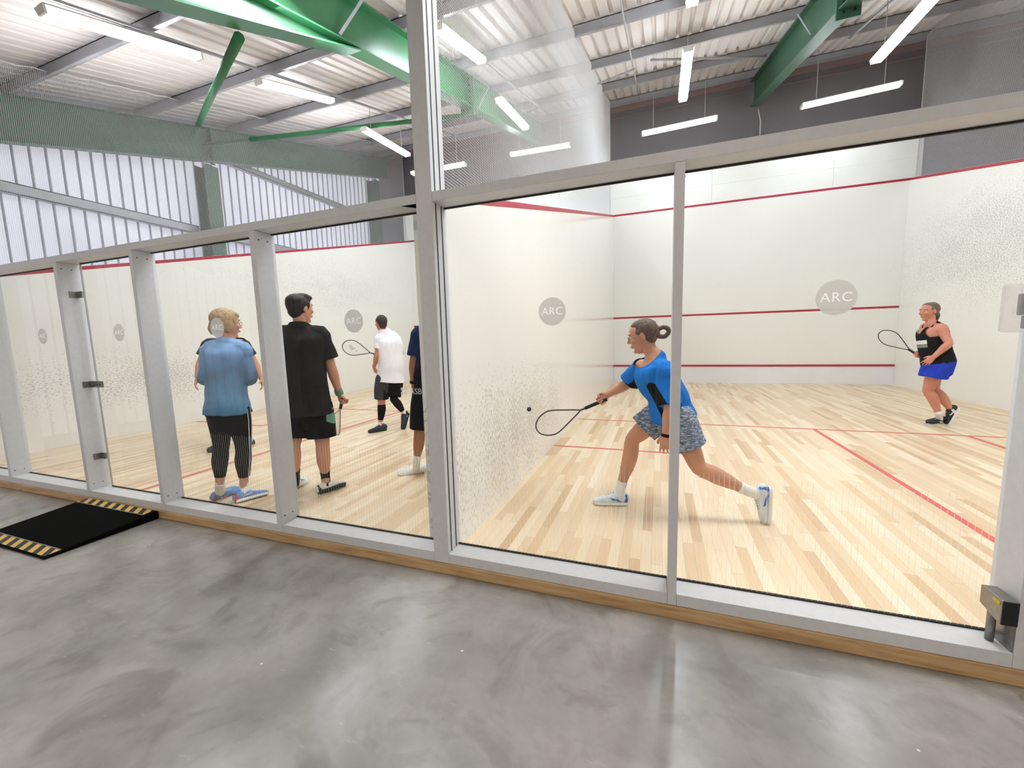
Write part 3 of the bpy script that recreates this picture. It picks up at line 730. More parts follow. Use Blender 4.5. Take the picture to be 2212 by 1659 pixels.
def hand(mb, wr, tip, n, right, curl=(14,22,16), spread=.16, k=1.0, grip=None):
    d = (tip-wr).normalized()
    if grip is not None:
        l = (grip-d*grip.dot(d)).normalized(); n = (l.cross(d) if right else d.cross(l)).normalized(); l = d.cross(n) if right else n.cross(d)
    else:
        n = (n-d*n.dot(d)).normalized(); l = d.cross(n) if right else n.cross(d)
    k *= 1.02; pl = .088*k
    loft(mb, [(wr-d*.02,.026*k,.02*k,l),(wr+d*.012,.028*k,.017*k,l),(wr+d*pl*.55,.039*k,.016*k,l),(wr+d*pl,.040*k,.012*k,l)], None, 14, 3, 2.5)
    tot = sum(curl)
    for i,(L,r) in enumerate(((.072,.0086),(.079,.0088),(.074,.0084),(.057,.0074))):
        b = wr+d*(pl-.006-.004*abs(i-1.2))*1+l*((.0305-.0203*i)*k); dd = (d+l*(spread*(1.5-i)/1.5)).normalized(); a = 0; P = [b-dd*.015,b]; R_ = [r*1.05,r*1.05]
        for q,(fr,c) in enumerate(zip((.45,.30,.25),curl)):
            a += math.radians(c*(1+.06*i)); b = b+(dd*math.cos(a)+n*math.sin(a))*(L*fr*k); P.append(b); R_.append(r*(1-.1*(q+1)))
        loft(mb, [(p_,x*k,x*k) for p_,x in zip(P,R_)], None, 10, 3, 2)
    tb = wr+d*.022*k+l*.026*k; t1 = tb+(d*.55+l*.6+n*.35).normalized()*.040*k
    t2 = t1+((d*.8+l*.1+n*.55) if tot < 100 else (d*.45-l*.35+n*.75)).normalized()*.034*k
    loft(mb, [(tb-d*.01,.013*k,.013*k),(t1,.0108*k,.0105*k),(t2,.0085*k,.008*k)], None, 10, 3, 2)
    return d, l, n
def head_frame(f, u):
    f = V(f).normalized(); u = V(u); u = (u-f*u.dot(f)).normalized(); r = f.cross(u)
    return Matrix((r,f,u)).transposed()
def head(mb, c, H, k, neck, s):
    w = lambda x,y,z: c+H@V((x,y,z))*k
    r = H@V((1,0,0))
    ell(mb, w(0,-.014,.024), (.075*k,.092*k,.089*k), H, 22, 14)
    loft(mb, [(w(0,.012,.05),.064*k,.07*k,r),(w(0,.018,.0),.064*k,.072*k,r),(w(0,.022,-.04),.058*k,.066*k,r),(w(0,.03,-.075),.046*k,.055*k,r),(w(0,.042,-.102),.03*k,.036*k,r)], None, 20, 4, 2.2)
    ell(mb, w(0,.068,-.103), (.02*k,.016*k,.014*k), H)                         # chin
    loft(mb, [(w(0,.082,.022),.008*k,.008*k),(w(0,.096,-.008),.0095*k,.01*k),(w(0,.104,-.026),.0125*k,.012*k)], r, 12, 3, 2)   # nose
    for e in (-1,1):
        ell(mb, w(e*.011,.095,-.03), (.008*k,.009*k,.007*k), H)
        ell(mb, w(e*.036,.066,-.022), (.024*k,.02*k,.022*k), H)                # cheek
        ell(mb, w(e*.076,-.008,-.004), (.009*k,.019*k,.031*k), H@Matrix.Rotation(-.2,3,'X'), 14, 10)   # ear
        ell(mb, w(e*.03,.078,.034), (.022*k,.011*k,.008*k), H)                 # brow
    ell(mb, w(0,.086,-.061), (.022*k,.011*k,.014*k), H)
    loft(mb, [(w(0,-.022,-.03),.052*k,.056*k,r),(lerp(w(0,-.02,-.09),neck,.35),.05*k,.052*k,r),(neck,.056,.056,s),(neck-(c-neck).normalized()*.05,.075,.06,s)], None, 18, 4, 2)
def face(c, H, k, root, tone, eyec, brow, lipc, smile=0):
    w = lambda x,y,z: c+H@V((x,y,z))*k
    for e in (-1,1):
        q = MB(); q.smooth = True; ell(q, w(e*.031,.0765,.008), (.0125*k,.0105*k,.0085*k), H, 14, 8); o = keep(q.build('eye', EYE['white']), root)
        q = MB(); q.smooth = True; ell(q, w(e*.031,.0845,.008), (.0058*k,.0034*k,.0058*k), H, 12, 6); keep(q.build('iris', eyec), o)
        q = MB(); q.smooth = True; q.tube([w(e*.016,.0885,.031),w(e*.032,.0895,.036),w(e*.048,.079,.03)], [.0028*k,.0034*k,.002*k], 6); keep(q.build('eyebrow', brow), root)
    q = MB(); q.smooth = True
    q.tube([w(-.021,.084,-.058+smile),w(-.01,.0945,-.062),w(.0,.0955,-.061),w(.01,.0945,-.062),w(.021,.084,-.058+smile)], [.002*k,.0045*k,.0048*k,.0045*k,.002*k], 8); keep(q.build('lips', lipc), root)
EYE = {'white': plain('eye_white',(226,222,216),.3,0,.02,30), 'brown': plain('brown_iris',(62,44,34),.25,0,.1,60), 'lip': plain('lip_tone',(192,120,108),.5,0,.06,60)}
def hair(c, H, k, root, mat, style, voxel=.005):
    q = MB(); w = lambda x,y,z: c+H@V((x,y,z))*k; r = H@V((1,0,0))
    big = {'bob':1.07,'short':1.0,'thick':1.04,'crop':.985,'bun':1.03,'tail':1.0}[style]
    ell(q, w(0,-.024-(.01 if style in ('bun','tail') else 0),.034), (.081*k*big,.095*k*big,.089*k*big), H, 24, 16)
    if style not in ('crop','bun','tail'): ell(q, w(0,.012,.07), (.07*k,.07*k,.052*k), H)
    if style in ('bun','tail'): ell(q, w(0,-.002,.078), (.066*k,.064*k,.044*k), H)
    ell(q, w(0,-.055,-.022), (.064*k,.05*k,.062*k), H)
    if style == 'thick':
        ell(q, w(0,.02,.098), (.064*k,.066*k,.034*k), H); ell(q, w(.012,.062,.092), (.046*k,.03*k,.024*k), H); ell(q, w(0,-.05,.06),(.082*k,.07*k,.06*k),H)
        for e in (-1,1): ell(q, w(e*.07,.012,.022), (.012*k,.018*k,.036*k), H)
    if style == 'crop':
        for e in (-1,1): ell(q, w(e*.068,.012,.024), (.01*k,.016*k,.034*k), H)
    if style == 'bob':
        for e in (-1,1): ell(q, w(e*.062,-.02,-.012), (.028*k,.05*k,.066*k), H)
        ell(q, w(0,-.072,-.045), (.066*k,.042*k,.05*k), H); loft(q, [(w(-.03,-.1,.0),.03*k,.014*k,r),(w(-.036,-.108,-.05),.026*k,.014*k,r),(w(-.03,-.1,-.09),.012*k,.008*k,r)], None, 12, 3)
        ell(q, w(0,.06,.072), (.055*k,.026*k,.03*k), H)
    if style == 'bun':
        for e in (-1,1): ell(q, w(e*.064,.0,.03), (.015*k,.034*k,.026*k), H@Matrix.Rotation(.3,3,'X'))
        ell(q, w(0,-.098,-.012), (.036*k,.032*k,.036*k), H)
        P = [w(0,-.106-.044*(1-math.cos(t)), -.012+.034*math.sin(t)) for t in [2*PI*i/14 for i in range(15)]]
        loft(q, [(p_,.017*k,.0165*k) for p_ in P[:14]], None, 10, 2, 2)
    if style == 'tail':
        ell(q, w(0,-.112,-.012), (.024*k,.022*k,.026*k), H)
        loft(q, [(w(0,-.118,-.015),.02*k,.018*k,r),(w(0,-.128,-.07),.026*k,.02*k,r),(w(0,-.112,-.13),.018*k,.014*k,r),(w(0,-.1,-.155),.006*k,.005*k,r)], None, 12, 3)
        for e in (-1,1): ell(q, w(e*.064,.0,.034), (.013*k,.03*k,.028*k), H)
    return organic(q, 'hair', mat, root, voxel, 2, .0038, 46, (1,1,.28))
def shoe(he, to, an, root, mats, L=.275, heel_patch=None, stripe=None, laces=None, sole_col=None):
    """mats: upper; sole follows the shoe as its part"""
    f = (to-he).normalized(); u = an-lerp(he,to,.28); u = (u-f*u.dot(f)).normalized(); r = f.cross(u)
    mid = lerp(he,to,.5); he = mid-f*L/2
    k = L/.275; w = lambda x,y,z: he+(r*x+f*y+u*z)*k
    S = [(.0,.026,.07),(.015,.034,.098),(.045,.0385,.112),(.08,.039,.106),(.115,.040,.094),(.15,.043,.08),(.195,.048,.067),(.235,.045,.058),(.262,.033,.048),(.274,.016,.036)]
    q = MB(); loft(q, [(w(0,y,.012+(zt-.012)/2), a*k, (zt-.012)/2*k, r) for y,a,zt in S], None, 20, 3, 2.5)
    up = organic(q, 'shoe', mats, root, .0045, 2, .0006, 40)
    q = MB(); out = [(w(sx*(a+.004),y,0)) for sx,L_ in ((1,S),(-1,S[::-1])) for y,a,zt in L_]
    n = len(out); lift = [ (u*(.012*k if i in (9,10) else 0)) for i in range(n)]
    q.add([p_+l_ for p_,l_ in zip(out,lift)]+[p_+u*.024*k for p_ in out], [tuple(range(n)),tuple(range(n,2*n))[::-1]]+[(i,n+i,n+(i+1)%n,(i+1)%n) for i in range(n)])
    child(q, 'sole', sole_col or EYE['white'], up, bevel=.003)
    if heel_patch:
        q = MB(); loft(q, [(w(0,.012,.03),.035*k,.022*k,r),(w(0,.008,.055),.0345*k,.02*k,r),(w(0,.012,.08),.034*k,.02*k,r)], None, 16, 3, 2.4); q.smooth = True; child(q, 'heel_patch', heel_patch, up)
    if stripe:
        for e in (-1,1):
            q = MB(); q.smooth = True; q.tube([w(e*.037,.05,.03),w(e*.039,.085,.045),w(e*.0395,.12,.05),w(e*.033,.145,.066)], [.004*k,.008*k,.008*k,.004*k], 6); child(q, 'side_stripe', stripe, up)
    if laces:
        q = MB(); q.smooth = True
        for i in range(4):
            y = .105+.02*i; z = .098-.0085*i; q.tube([w(-.02,y,z-.004),w(0,y+.004,z+.004),w(.02,y,z-.004)], .0028*k, 5)
        child(q, 'laces', laces, up)
    return up, w, (r,f,u,k)
def child(q, name, mat, parent, **kw):
    """part built in world coordinates under a root Empty or under a part of it"""
    o = q.build(name, mat, None, **kw); o.parent = parent
    o.matrix_parent_inverse = Matrix.Translation(-parent.location) if parent.type == 'EMPTY' else Matrix.Identity(4)
    return o

JOINTS = {'P1': {'top':(-2.2173,0.3038,1.6459), 'head':(-2.2234,0.2952,1.5264), 'neck':(-2.2269,0.2903,1.3868), 'shL':(-2.3313,0.212,1.317), 'shR':(-2.1263,0.3458,1.3089), 'elL':(-2.3694,0.1582,1.0723), 'elR':(-2.0938,0.3571,1.0619), 'wrL':(-2.5304,0.3116,1.0216), 'wrR':(-2.2997,0.395,1.0067), 'haL':(-2.5769,0.3671,0.9894), 'haR':(-2.3854,0.4126,0.9867), 'hipL':(-2.3116,0.2053,0.7826), 'hipR':(-2.2061,0.285,0.7719), 'knL':(-2.3334,0.2091,0.4647), 'knR':(-2.2097,0.3145,0.4446), 'anL':(-2.3217,0.1564,0.1619), 'anR':(-2.2076,0.283,0.1276), 'heL':(-2.4543,0.1813,0), 'toL':(-2.4562,0.3696,0), 'heR':(-2.1715,0.1804,0), 'toR':(-2.0778,0.3979,-0), 'waist':(-2.2515,0.2555,1.0156)},
 'P2': {'top':(-3.9264,1.5081,1.8186), 'head':(-3.9345,1.4963,1.6571), 'neck':(-3.9447,1.4814,1.4543), 'shL':(-3.8503,1.6191,1.3498), 'shR':(-4.0456,1.3343,1.3552), 'elL':(-3.8006,1.727,1.1027), 'elR':(-4.123,1.2568,1.1362), 'wrL':(-3.725,1.7311,0.894), 'wrR':(-4.0907,1.1802,0.9658), 'haL':(-3.687,1.7158,0.7856), 'haR':(-4.0769,1.1119,0.8041), 'hipL':(-3.9363,1.4938,0.689), 'hipR':(-4.0285,1.3593,0.7066), 'knL':(-3.8652,1.562,0.3685), 'knR':(-4.0337,1.2986,0.3791), 'anL':(-3.8812,1.6095,0.1016), 'anR':(-4.0721,1.2957,0.1142), 'heL':(-4.2006,1.753,0), 'toL':(-3.874,1.6855,0), 'heR':(-4.2474,1.4492,0), 'toR':(-4.0908,1.183,0), 'waist':(-3.9635,1.4541,1.0277)},
 'P3': {'top':(-1.7146,0.6058,1.7606), 'head':(-1.7209,0.599,1.642), 'neck':(-1.7331,0.5859,1.5029), 'shL':(-1.8687,0.4991,1.419), 'shR':(-1.5999,0.6701,1.4109), 'elL':(-1.9144,0.4355,1.1394), 'elR':(-1.5602,0.7274,1.116), 'wrL':(-1.9477,0.4291,0.9061), 'wrR':(-1.5682,0.8068,0.8734), 'haL':(-1.9725,0.4465,0.7921), 'haR':(-1.5724,0.8316,0.7869), 'hipL':(-1.801,0.5424,0.7812), 'hipR':(-1.6572,0.638,0.761), 'knL':(-1.8389,0.5018,0.4446), 'knR':(-1.6512,0.6445,0.4192), 'anL':(-1.8529,0.5015,0.1363), 'anR':(-1.6638,0.6603,0.0816), 'heL':(-2.003,0.5812,0), 'toL':(-2.0244,0.7381,0), 'heR':(-1.6178,0.5405,0), 'toR':(-1.5475,0.7829,0), 'waist':(-1.739,0.5797,1.0665)},
 'P4': {'top':(-2.6302,2.8632,1.7069), 'head':(-2.6351,2.8594,1.6061), 'neck':(-2.6098,2.879,1.4907), 'shL':(-2.6247,2.7914,1.3767), 'shR':(-2.5271,3.0447,1.3711), 'elL':(-2.6485,2.7476,1.1563), 'elR':(-2.4963,3.1194,1.1438), 'wrL':(-2.7559,2.7908,0.9636), 'wrR':(-2.7513,3.149,1.0877), 'haL':(-2.7516,2.8448,0.8203), 'haR':(-2.8504,3.1226,1.119), 'hipL':(-2.6257,2.816,0.762), 'hipR':(-2.5277,2.9935,0.7294), 'knL':(-2.6867,2.8192,0.433), 'knR':(-2.5313,2.9148,0.4645), 'anL':(-2.7252,2.8146,0.1071), 'anR':(-2.4351,3.0149,0.244), 'heL':(-2.6526,2.8631,0), 'toL':(-2.8009,2.6152,0), 'heR':(-2.3994,3.068,0.1993), 'toR':(-2.4283,2.9949,0.018), 'waist':(-2.5511,2.9247,0.9738)},
 'P5': {'top':(-0.8548,1.2679,1.7323), 'head':(-0.8488,1.2717,1.6154), 'neck':(-0.8285,1.2847,1.4884), 'shL':(-0.9305,1.196,1.4079), 'shR':(-0.7417,1.3993,1.3935), 'elL':(-0.9807,1.1521,1.1304), 'elR':(-0.7334,1.4401,1.0819), 'wrL':(-1.0094,1.1694,0.9424), 'wrR':(-0.7887,1.4286,0.8968), 'haL':(-1.0181,1.1876,0.8319), 'haR':(-0.8363,1.4575,0.7979), 'hipL':(-0.9211,1.2019,0.7869), 'hipR':(-0.8221,1.3362,0.7598), 'knL':(-0.9801,1.1881,0.4447), 'knR':(-0.8617,1.3347,0.4026), 'anL':(-1.0151,1.1658,0.16), 'anR':(-0.8858,1.343,0.1501), 'heL':(-1.0666,1.3229,0), 'toL':(-1.2361,1.189,0), 'heR':(-0.9285,1.4979,0), 'toR':(-1.1193,1.415,0), 'waist':(-0.8724,1.2567,1.0511)},
 'P6': {'top':(1.1043,1.0823,1.4384), 'head':(1.1022,1.0824,1.3284), 'neck':(1.1728,1.0812,1.1888), 'shL':(1.2502,0.94,1.0762), 'shR':(1.0864,1.2226,1.0876), 'elL':(1.2832,0.8594,0.8172), 'elR':(0.9707,1.2745,0.9434), 'wrL':(1.2589,0.8498,0.6262), 'wrR':(0.8072,1.2771,0.8474), 'haL':(1.2579,0.8598,0.5028), 'haR':(0.7589,1.2679,0.8045), 'hipL':(1.3501,0.9784,0.727), 'hipR':(1.2694,1.1597,0.7051), 'knL':(1.4885,0.9662,0.3801), 'knR':(1.0192,1.1137,0.5181), 'anL':(1.8069,1.0011,0.2283), 'anR':(0.9355,1.075,0.1258), 'heL':(1.953,1.0387,0.2365), 'toL':(1.9435,1.0189,0.0131), 'heR':(0.9761,1.0649,0), 'toR':(0.732,1.0127,0), 'waist':(1.2644,1.0498,0.8907)},
 'P7': {'top':(4.6917,5.0811,1.6605), 'head':(4.6827,5.0857,1.5426), 'neck':(4.7153,5.069,1.384), 'shL':(4.7464,4.907,1.3058), 'shR':(4.7405,5.2359,1.3289), 'elL':(4.7854,4.8084,1.111), 'elR':(4.7809,5.2826,1.0016), 'wrL':(4.6545,4.8305,0.9352), 'wrR':(4.6883,5.1953,0.9281), 'haL':(4.6013,4.8578,0.8596), 'haR':(4.6253,5.1601,0.9371), 'hipL':(4.7884,4.9417,0.8406), 'hipR':(4.8223,5.1153,0.8284), 'knL':(4.7145,5.002,0.4529), 'knR':(4.8361,5.1195,0.459), 'anL':(4.8217,4.9471,0.156), 'anR':(5.0098,5.053,0.1822), 'heL':(5.0076,5.1174,0), 'toL':(4.6219,4.9078,0), 'heR':(5.0684,5.0454,0.1857), 'toR':(4.983,5.0217,-0.0005), 'waist':(4.7569,5.0477,1.0682)}}
EXTRA = {'ball':(0.1546,1.1676,0.7223), 'r6butt':(0.8046,1.2672,0.8137), 'r6tip':(0.2165,1.1866,0.5491), 'r7butt':(4.6929,5.148,0.9046), 'r7tip':(4.3722,5.2449,1.1692), 'r4butt':(-2.8082,3.1555,1.0879), 'r4tip':(-3.1501,2.7755,1.2651), 'r3butt':(-1.5278,0.8061,0.8399), 'r3tip':(-1.9554,1.1101,0.4085)}
def build_person(key, label, o):
    J = {k: V(v) for k,v in JOINTS[key].items()}
    s,u,f,hm = frame_of(J); k = o.get('k',1.0); loc = (J['heL']+J['heR'])/2; loc.z = 0
    root = thing('person', label, 'person', None, loc)
    sk = o['skin']; hc = o['head']; H = head_frame(o['hf'], o.get('hu',(0,0,1))); C = J['head']+V(o.get('hoff',(0,0,0)))
    hs = (J['hipR']-J['hipL']).normalized()
    wh,ww,wc,ws = o['hipw'],o['waistw'],o['chestw'],o['shw']; dh,dw,dc = o['hipd'],o['waistd'],o['chestd']
    sm = (J['shL']+J['shR'])/2; nk = J['neck']; wa = J.get('waist', lerp(hm,nk,.45))
    bend = o.get('bust',0)
    def torso(inf=0, lo=-.1, top='neck', hem=0, sc=1):
        """stations from hem (lo, along hip->neck) up to the neck"""
        T = [(-.16,hm-u*.09+V((0,0,0)),wh*.72,dh*.72,hs),(.0,lerp(hm,wa,.12),wh,dh,hs),(.2,lerp(hm,wa,.55),lerp(wh,ww,.6),lerp(dh,dw,.6),(hs+s).normalized()),(.42,wa,ww,dw,s),
             (.66,lerp(wa,sm,.52)+f*bend*.4,wc,dc+bend*.4,s),(.84,lerp(wa,sm,.85)+f*bend*.3,lerp(wc,ws,.5),dc+bend*.2,s),(.95,lerp(sm,nk,.12),ws*.86,dc*.72,s),(1.02,lerp(sm,nk,.55),ws*.52,dc*.56,s),(1.08,lerp(sm,nk,.86),.068*k,.062*k,s)]
        return [(c,a+inf,b+inf,sd) for t,c,a,b,sd in T if t >= lo]
    # ---- body: one continuous surface
    q = MB(); head(q, C, H, hc, nk, s); loft(q, torso(0,-.2), None, 26, 4, 2.5)
    ak = o.get('armk',1)*k; lk = o.get('legk',1)*k
    for S,right in (('L',False),('R',True)):
        sh,el,wr,ha = J['sh'+S],J['el'+S],J['wr'+S],J['ha'+S]
        loft(q, [(lerp(sm,sh,.5),.06*ak,.06*ak),(sh,.056*ak,.056*ak),(lerp(sh,el,.2),.05*ak,.05*ak)], None, 14, 3)
        arm(q, sh, el, wr, ak)
        if ('grip'+S) in o: hand(q, wr, ha, f, right, (62,78,58), .02, k*o.get('handk',1), grip=V(o['grip'+S]))
        else: hand(q, wr, ha, V(o.get('palm'+S, tuple(-s if right else s))), right, o.get('curl',(14,22,16)), .2, k*o.get('handk',1))
        hp = J['hip'+S]+u*.03
        leg(q, hp, J['kn'+S], J['an'+S], (f if o.get('kneef') is None else V(o['kneef'])), lk)
        he,to,an = J['he'+S],J['to'+S],J['an'+S]; fd = (to-he).normalized()
        loft(q, [(an+(an-J['kn'+S]).normalized()*-.03,.031*lk,.031*lk),(lerp(an,lerp(he,to,.24),.5),.029*k,.032*k),(lerp(he,to,.32)+(an-he).normalized()*.035,.024*k,.026*k)], None, 12, 3)
    organic(q, 'body', sk, root, o.get('voxel',.0055), 3)
    face(C, H, hc, root, sk, EYE['brown'], o['hairm'], EYE['lip'], o.get('smile',0))
    hair(C, H, hc, root, o['hairm'], o['hairs'])
    # ---- upper garment
    q = MB(); hem = o.get('hem',-.02); inf = o.get('loose',.018); lo_c = lerp(hm,wa,hem) if hem >= 0 else hm+u*hem
    st = [x for x in torso(inf, .15)]
    first = (lo_c, wh+inf+o.get('hemflare',.008), dh+inf+o.get('hemflare',.008), hs)
    mid_ = (lerp(lo_c,st[0][0],.5), wh+inf+.004, dh+inf+.004, hs)
    if o.get('tank'):
        loft(q, [first,mid_]+st, None, 28, 4, 2.5, (True,False))
        for S in 'LR': loft(q, [(lerp(sm,J['sh'+S],.3),.07*k,.066*k),(lerp(sm,J['sh'+S],1.0),.062*ak,.062*ak)], None, 16, 3)
        def tank_cut(c):
            if (c-sm).dot(u) < -.19: return False
            a_ = (c-sm).dot(s); z_ = (c-sm).dot(u); fr = (c-sm).dot(f)
            if abs(a_) > .112*k and z_ > -.115+max(0,.15-abs(a_))*1.6: return True
            if z_ > .085: return True
            if fr > 0 and z_ > -.055+(abs(a_)/.075)**2*.07: return True
            return abs(a_) < .06 and z_ > .03
    else:
        loft(q, [first,mid_]+st, None, 28, 4, 2.5, (True,False))
        for S in 'LR':
            sh,el,wr = J['sh'+S],J['el'+S],J['wr'+S]
            loft(q, [(lerp(sm,sh,.35),.075*k+inf*.5,.066*k+inf*.5),(lerp(sm,sh,.95),.064*ak+inf*.6,.064*ak+inf*.6),(lerp(sh,el,.2),.057*ak+inf*.7,.057*ak+inf*.7)], None, 16, 3)
            arm(q, sh, el, wr, ak, .0, o['sleeve'], inf*.8, o.get('cuff',.016), (False,True))
        if o.get('collar'):
            loft(q, [(lerp(sm,nk,.62),.095*k,.085*k,s),(lerp(sm,nk,1.0),.074*k,.07*k,s),(lerp(sm,nk,1.0)+u*.022,.07*k,.066*k,s)], None, 20, 3, 2.2, (False,True))
    top = organic(q, o['topn'], o['topm'], root, .006, 4, o.get('crease',.007), 8, (1,1,.5), (lambda c,n_: o['toppick'](c,n_,J,s,u,f,hm,sm)) if 'toppick' in o else None, len(key)+ord(key[1]), tank_cut if o.get('tank') else (None if o.get('collar') else (lambda c: (c-nk).dot(u)+.5*(c-nk).dot(f) > o.get('neckline',-.004) and (c-nk).length < .2)))
    # ---- lower garment
    q = MB(); li = o.get('lloose',.02)
    wtop = lerp(hm,wa,.35); cr = hm-u*.125
    loft(q, [(cr,wh*.74+li*.5,dh*.74+li*.5,hs),(hm,wh+li*.6,dh+li*.6,hs),(lerp(hm,wa,.2),wh*.97+li*.4,dh*.97+li*.4,hs),(wtop,lerp(wh,ww,.5)+.008,lerp(dh,dw,.5)+.008,hs)], None, 26, 4, 2.5)
    for S in 'LR':
        leg(q, J['hip'+S]+u*.03, J['kn'+S], J['an'+S], (f if o.get('kneef') is None else V(o['kneef'])), lk, 0, o['ltop'], li*.62, o.get('lflare',.02), (False,True))
    if o.get('skirt'):
        pass
    low = organic(q, o['lown'], o['lowm'], root, .006, 3, o.get('lcrease',.005), 9, (1,1,.5), (lambda c,n_: o['lowpick'](c,n_,J,s,u,f,hm,sm)) if 'lowpick' in o else None, 3+ord(key[1]))
    # ---- socks and shoes
    for S in 'LR':
        kn,an,he,to = J['kn'+S],J['an'+S],J['he'+S],J['to'+S]
        if o.get('sock'):
            q = MB(); h = o['sockh']; ax = (kn-an).normalized()
            loft(q, [(lerp(an,lerp(he,to,.27),.62),.034*k,.040*k),(an,.0345*lk,.036*lk),(an+ax*h*.5,.0350*lk,.036*lk),(an+ax*h,.0355*lk+h*.06,.0355*lk+h*.06)], None, 16, 3, 2, (False,True))
            organic(q, 'sock', o['sock'], root, .005, 2, .001, 30)
        if o.get('sleeve_leg'):
            q = MB(); leg(q, J['hip'+S]+u*.03, kn, an, f, lk, *o['sleeve_leg'][1][S], .004, 0, (True,True)); organic(q, 'calf_sleeve', o['sleeve_leg'][0], root, .005, 2, .001, 30)
        shoe(he, to, an, root, o['shoem'], .275*o.get('shoek',1), o.get('heel'), o.get('stripe'), o.get('laces'), o.get('sole'))
    return root, J, (s,u,f,hm,sm), C, H
def band(name, root, A, B, t, r, mat, w=.018, sub=None):
    q = MB(); c = lerp(A,B,t); d = (B-A).normalized(); q.smooth = True; q.tube([c-d*w/2,c-d*w*.2,c+d*w*.2,c+d*w/2], [r*.97,r,r,r*.97], 18); return child(q, name, mat, sub or root)
S_fair = skin('fair_skin',(214,164,138)); S_warm = skin('warm_skin',(208,154,126)); S_tan = skin('tanned_skin',(168,116,88)); S_pink = skin('flushed_skin',(206,140,120))
H_blond = hairmat('blond_hair',(176,148,112)); H_dark = hairmat('dark_brown_hair',(44,34,32)); H_crop = hairmat('cropped_hair',(58,46,42)); H_brown = hairmat('grey_brown_hair',(104,86,76)); H_ash = hairmat('ash_brown_hair',(112,96,84))
W_sock = cloth('white_sock',(236,234,232),.9,.04); B_cloth = cloth('black_cloth',(20,20,22),.8,.2); B_tee = cloth('faded_black_cotton',(38,37,37),.85,.15)
C_char = cloth('charcoal_cotton',(58,54,58)); C_white = cloth('white_polo_cotton',(238,238,244),.85,.03); C_navy = cloth('navy_cotton',(28,46,84)); C_royal = cloth('royal_blue_cotton',(34,118,206)); C_skirt = cloth('cobalt_cloth',(38,66,190))
C_grey = cloth('dark_grey_panel',(62,63,66)); C_green = cloth('pale_green_panel',(112,160,140)); C_print = cloth('white_chest_print',(226,228,226),.7,.04); C_print2 = cloth('grey_chest_print',(140,142,140),.7,.06)
def heather():
    m, nt, p = newmat('blue_grey_heather'); v = coords(nt,(1,1,3.2)); n_ = noise(nt, v, 34, 4, .7)
    nt.links.new(ramp(nt, n_, [(.36,lin((70,88,112))),(.5,lin((112,130,152))),(.62,lin((196,206,216)))]), p.inputs['Base Color']); p.inputs['Roughness'].default_value = .85; return m
def ombre():
    m, nt, p = newmat('light_blue_knit'); tc = nt.nodes.new('ShaderNodeTexCoord'); sp = nt.nodes.new('ShaderNodeSeparateXYZ'); nt.links.new(tc.outputs['Object'], sp.inputs[0])
    n_ = noise(nt, coords(nt,(1,1,1)), 5, 4); z = M(nt,'ADD',sp.outputs[2],M(nt,'MULTIPLY',M(nt,'SUBTRACT',n_,.5),.35))
    z = M(nt,'DIVIDE',M(nt,'SUBTRACT',z,.75),.62,clamp=True)
    nt.links.new(ramp(nt, z, [(0,lin((84,132,170))),(.25,lin((112,160,196))),(.55,lin((104,134,164))),(.75,lin((116,150,196))),(1,lin((142,180,226)))]), p.inputs['Base Color']); p.inputs['Roughness'].default_value = .9; return m
SH_blue = plain('blue_mesh_shoe',(104,150,204),.6,0,.12,60); SH_white = plain('white_shoe',(232,232,230),.5,0,.04,40); SH_navy = plain('navy_shoe',(34,42,66),.6,0,.1,50); SH_black = plain('black_shoe',(26,30,40),.6,0,.12,50)
SH_ltblue = plain('white_blue_shoe',(214,226,232),.5,0,.12,18); P_red = plain('red_heel',(196,52,58),.5,0,.08,40); P_blue = plain('blue_trim',(58,112,190),.5,0,.1,40); SOLE_B = plain('black_sole',(30,28,28),.6,0,.1,30); SOLE_G = plain('gum_sole',(92,66,48),.6,0,.1,30); SOLE_W = plain('white_sole',(236,234,230),.5,0,.03,30)
GREENB = plain('green_wristband',(104,142,118),.85,0,.1,40)

# woman in light blue, back to the glass
r,J,F,C,H = build_person('P1','woman in light blue long sleeved top and black leggings, back to the glass', dict(skin=S_fair,head=1.0,hf=(.28,1,-.06),hairm=H_blond,hairs='bob',hipw=.146,waistw=.132,chestw=.134,shw=.162,hipd=.122,waistd=.115,chestd=.112,
    hem=-.012,hemflare=.008,loose=.016,sleeve=1.92,cuff=.006,topn='long_sleeve_top',topm=ombre(),lown='leggings',lowm=B_cloth,ltop=1.8,lloose=.008,lflare=.0,lcrease=.002,legk=1.06,armk=1.02,shoek=.9,sock=W_sock,sockh=.012,shoem=SH_blue,heel=P_red,stripe=plain('pale_pink_stripe',(226,160,140),.5),laces=SOLE_W,sole=SOLE_W,crease=.013))
s,u,f,hm,sm = F
for t,w_ in ((.0,.006),(.34,.0045)):
    q = MB(); q.smooth = True; out = (s+f*-(.35-t*2)).normalized(); P = []
    for i in range(13):
        x = i/12*1.78; b = lerp(J['hipR']+u*.03,J['knR'],x) if x <= 1 else lerp(J['knR'],J['anR'],x-1)-f*(.014*math.sin(PI*min(1,(x-1)/.75))); rr = [(0,.088),(.3,.082),(.7,.064),(.93,.054),(1.05,.05),(1.3,.056),(1.55,.047),(1.8,.036)]
        for (a,ra),(bb,rb) in zip(rr,rr[1:]):
            if x <= bb: R0 = ra+(rb-ra)*(x-a)/(bb-a); break
        P.append(b+out*(R0*1.06+.0055))
    q.tube(P, .0032, 6); child(q, 'side_stripe', SOLE_W, [c for c in r.children if c.name.startswith('leggings')][0])
q = MB(); q.smooth = True; ww_ = lambda x,y,z: C+H@V((x,y,z))
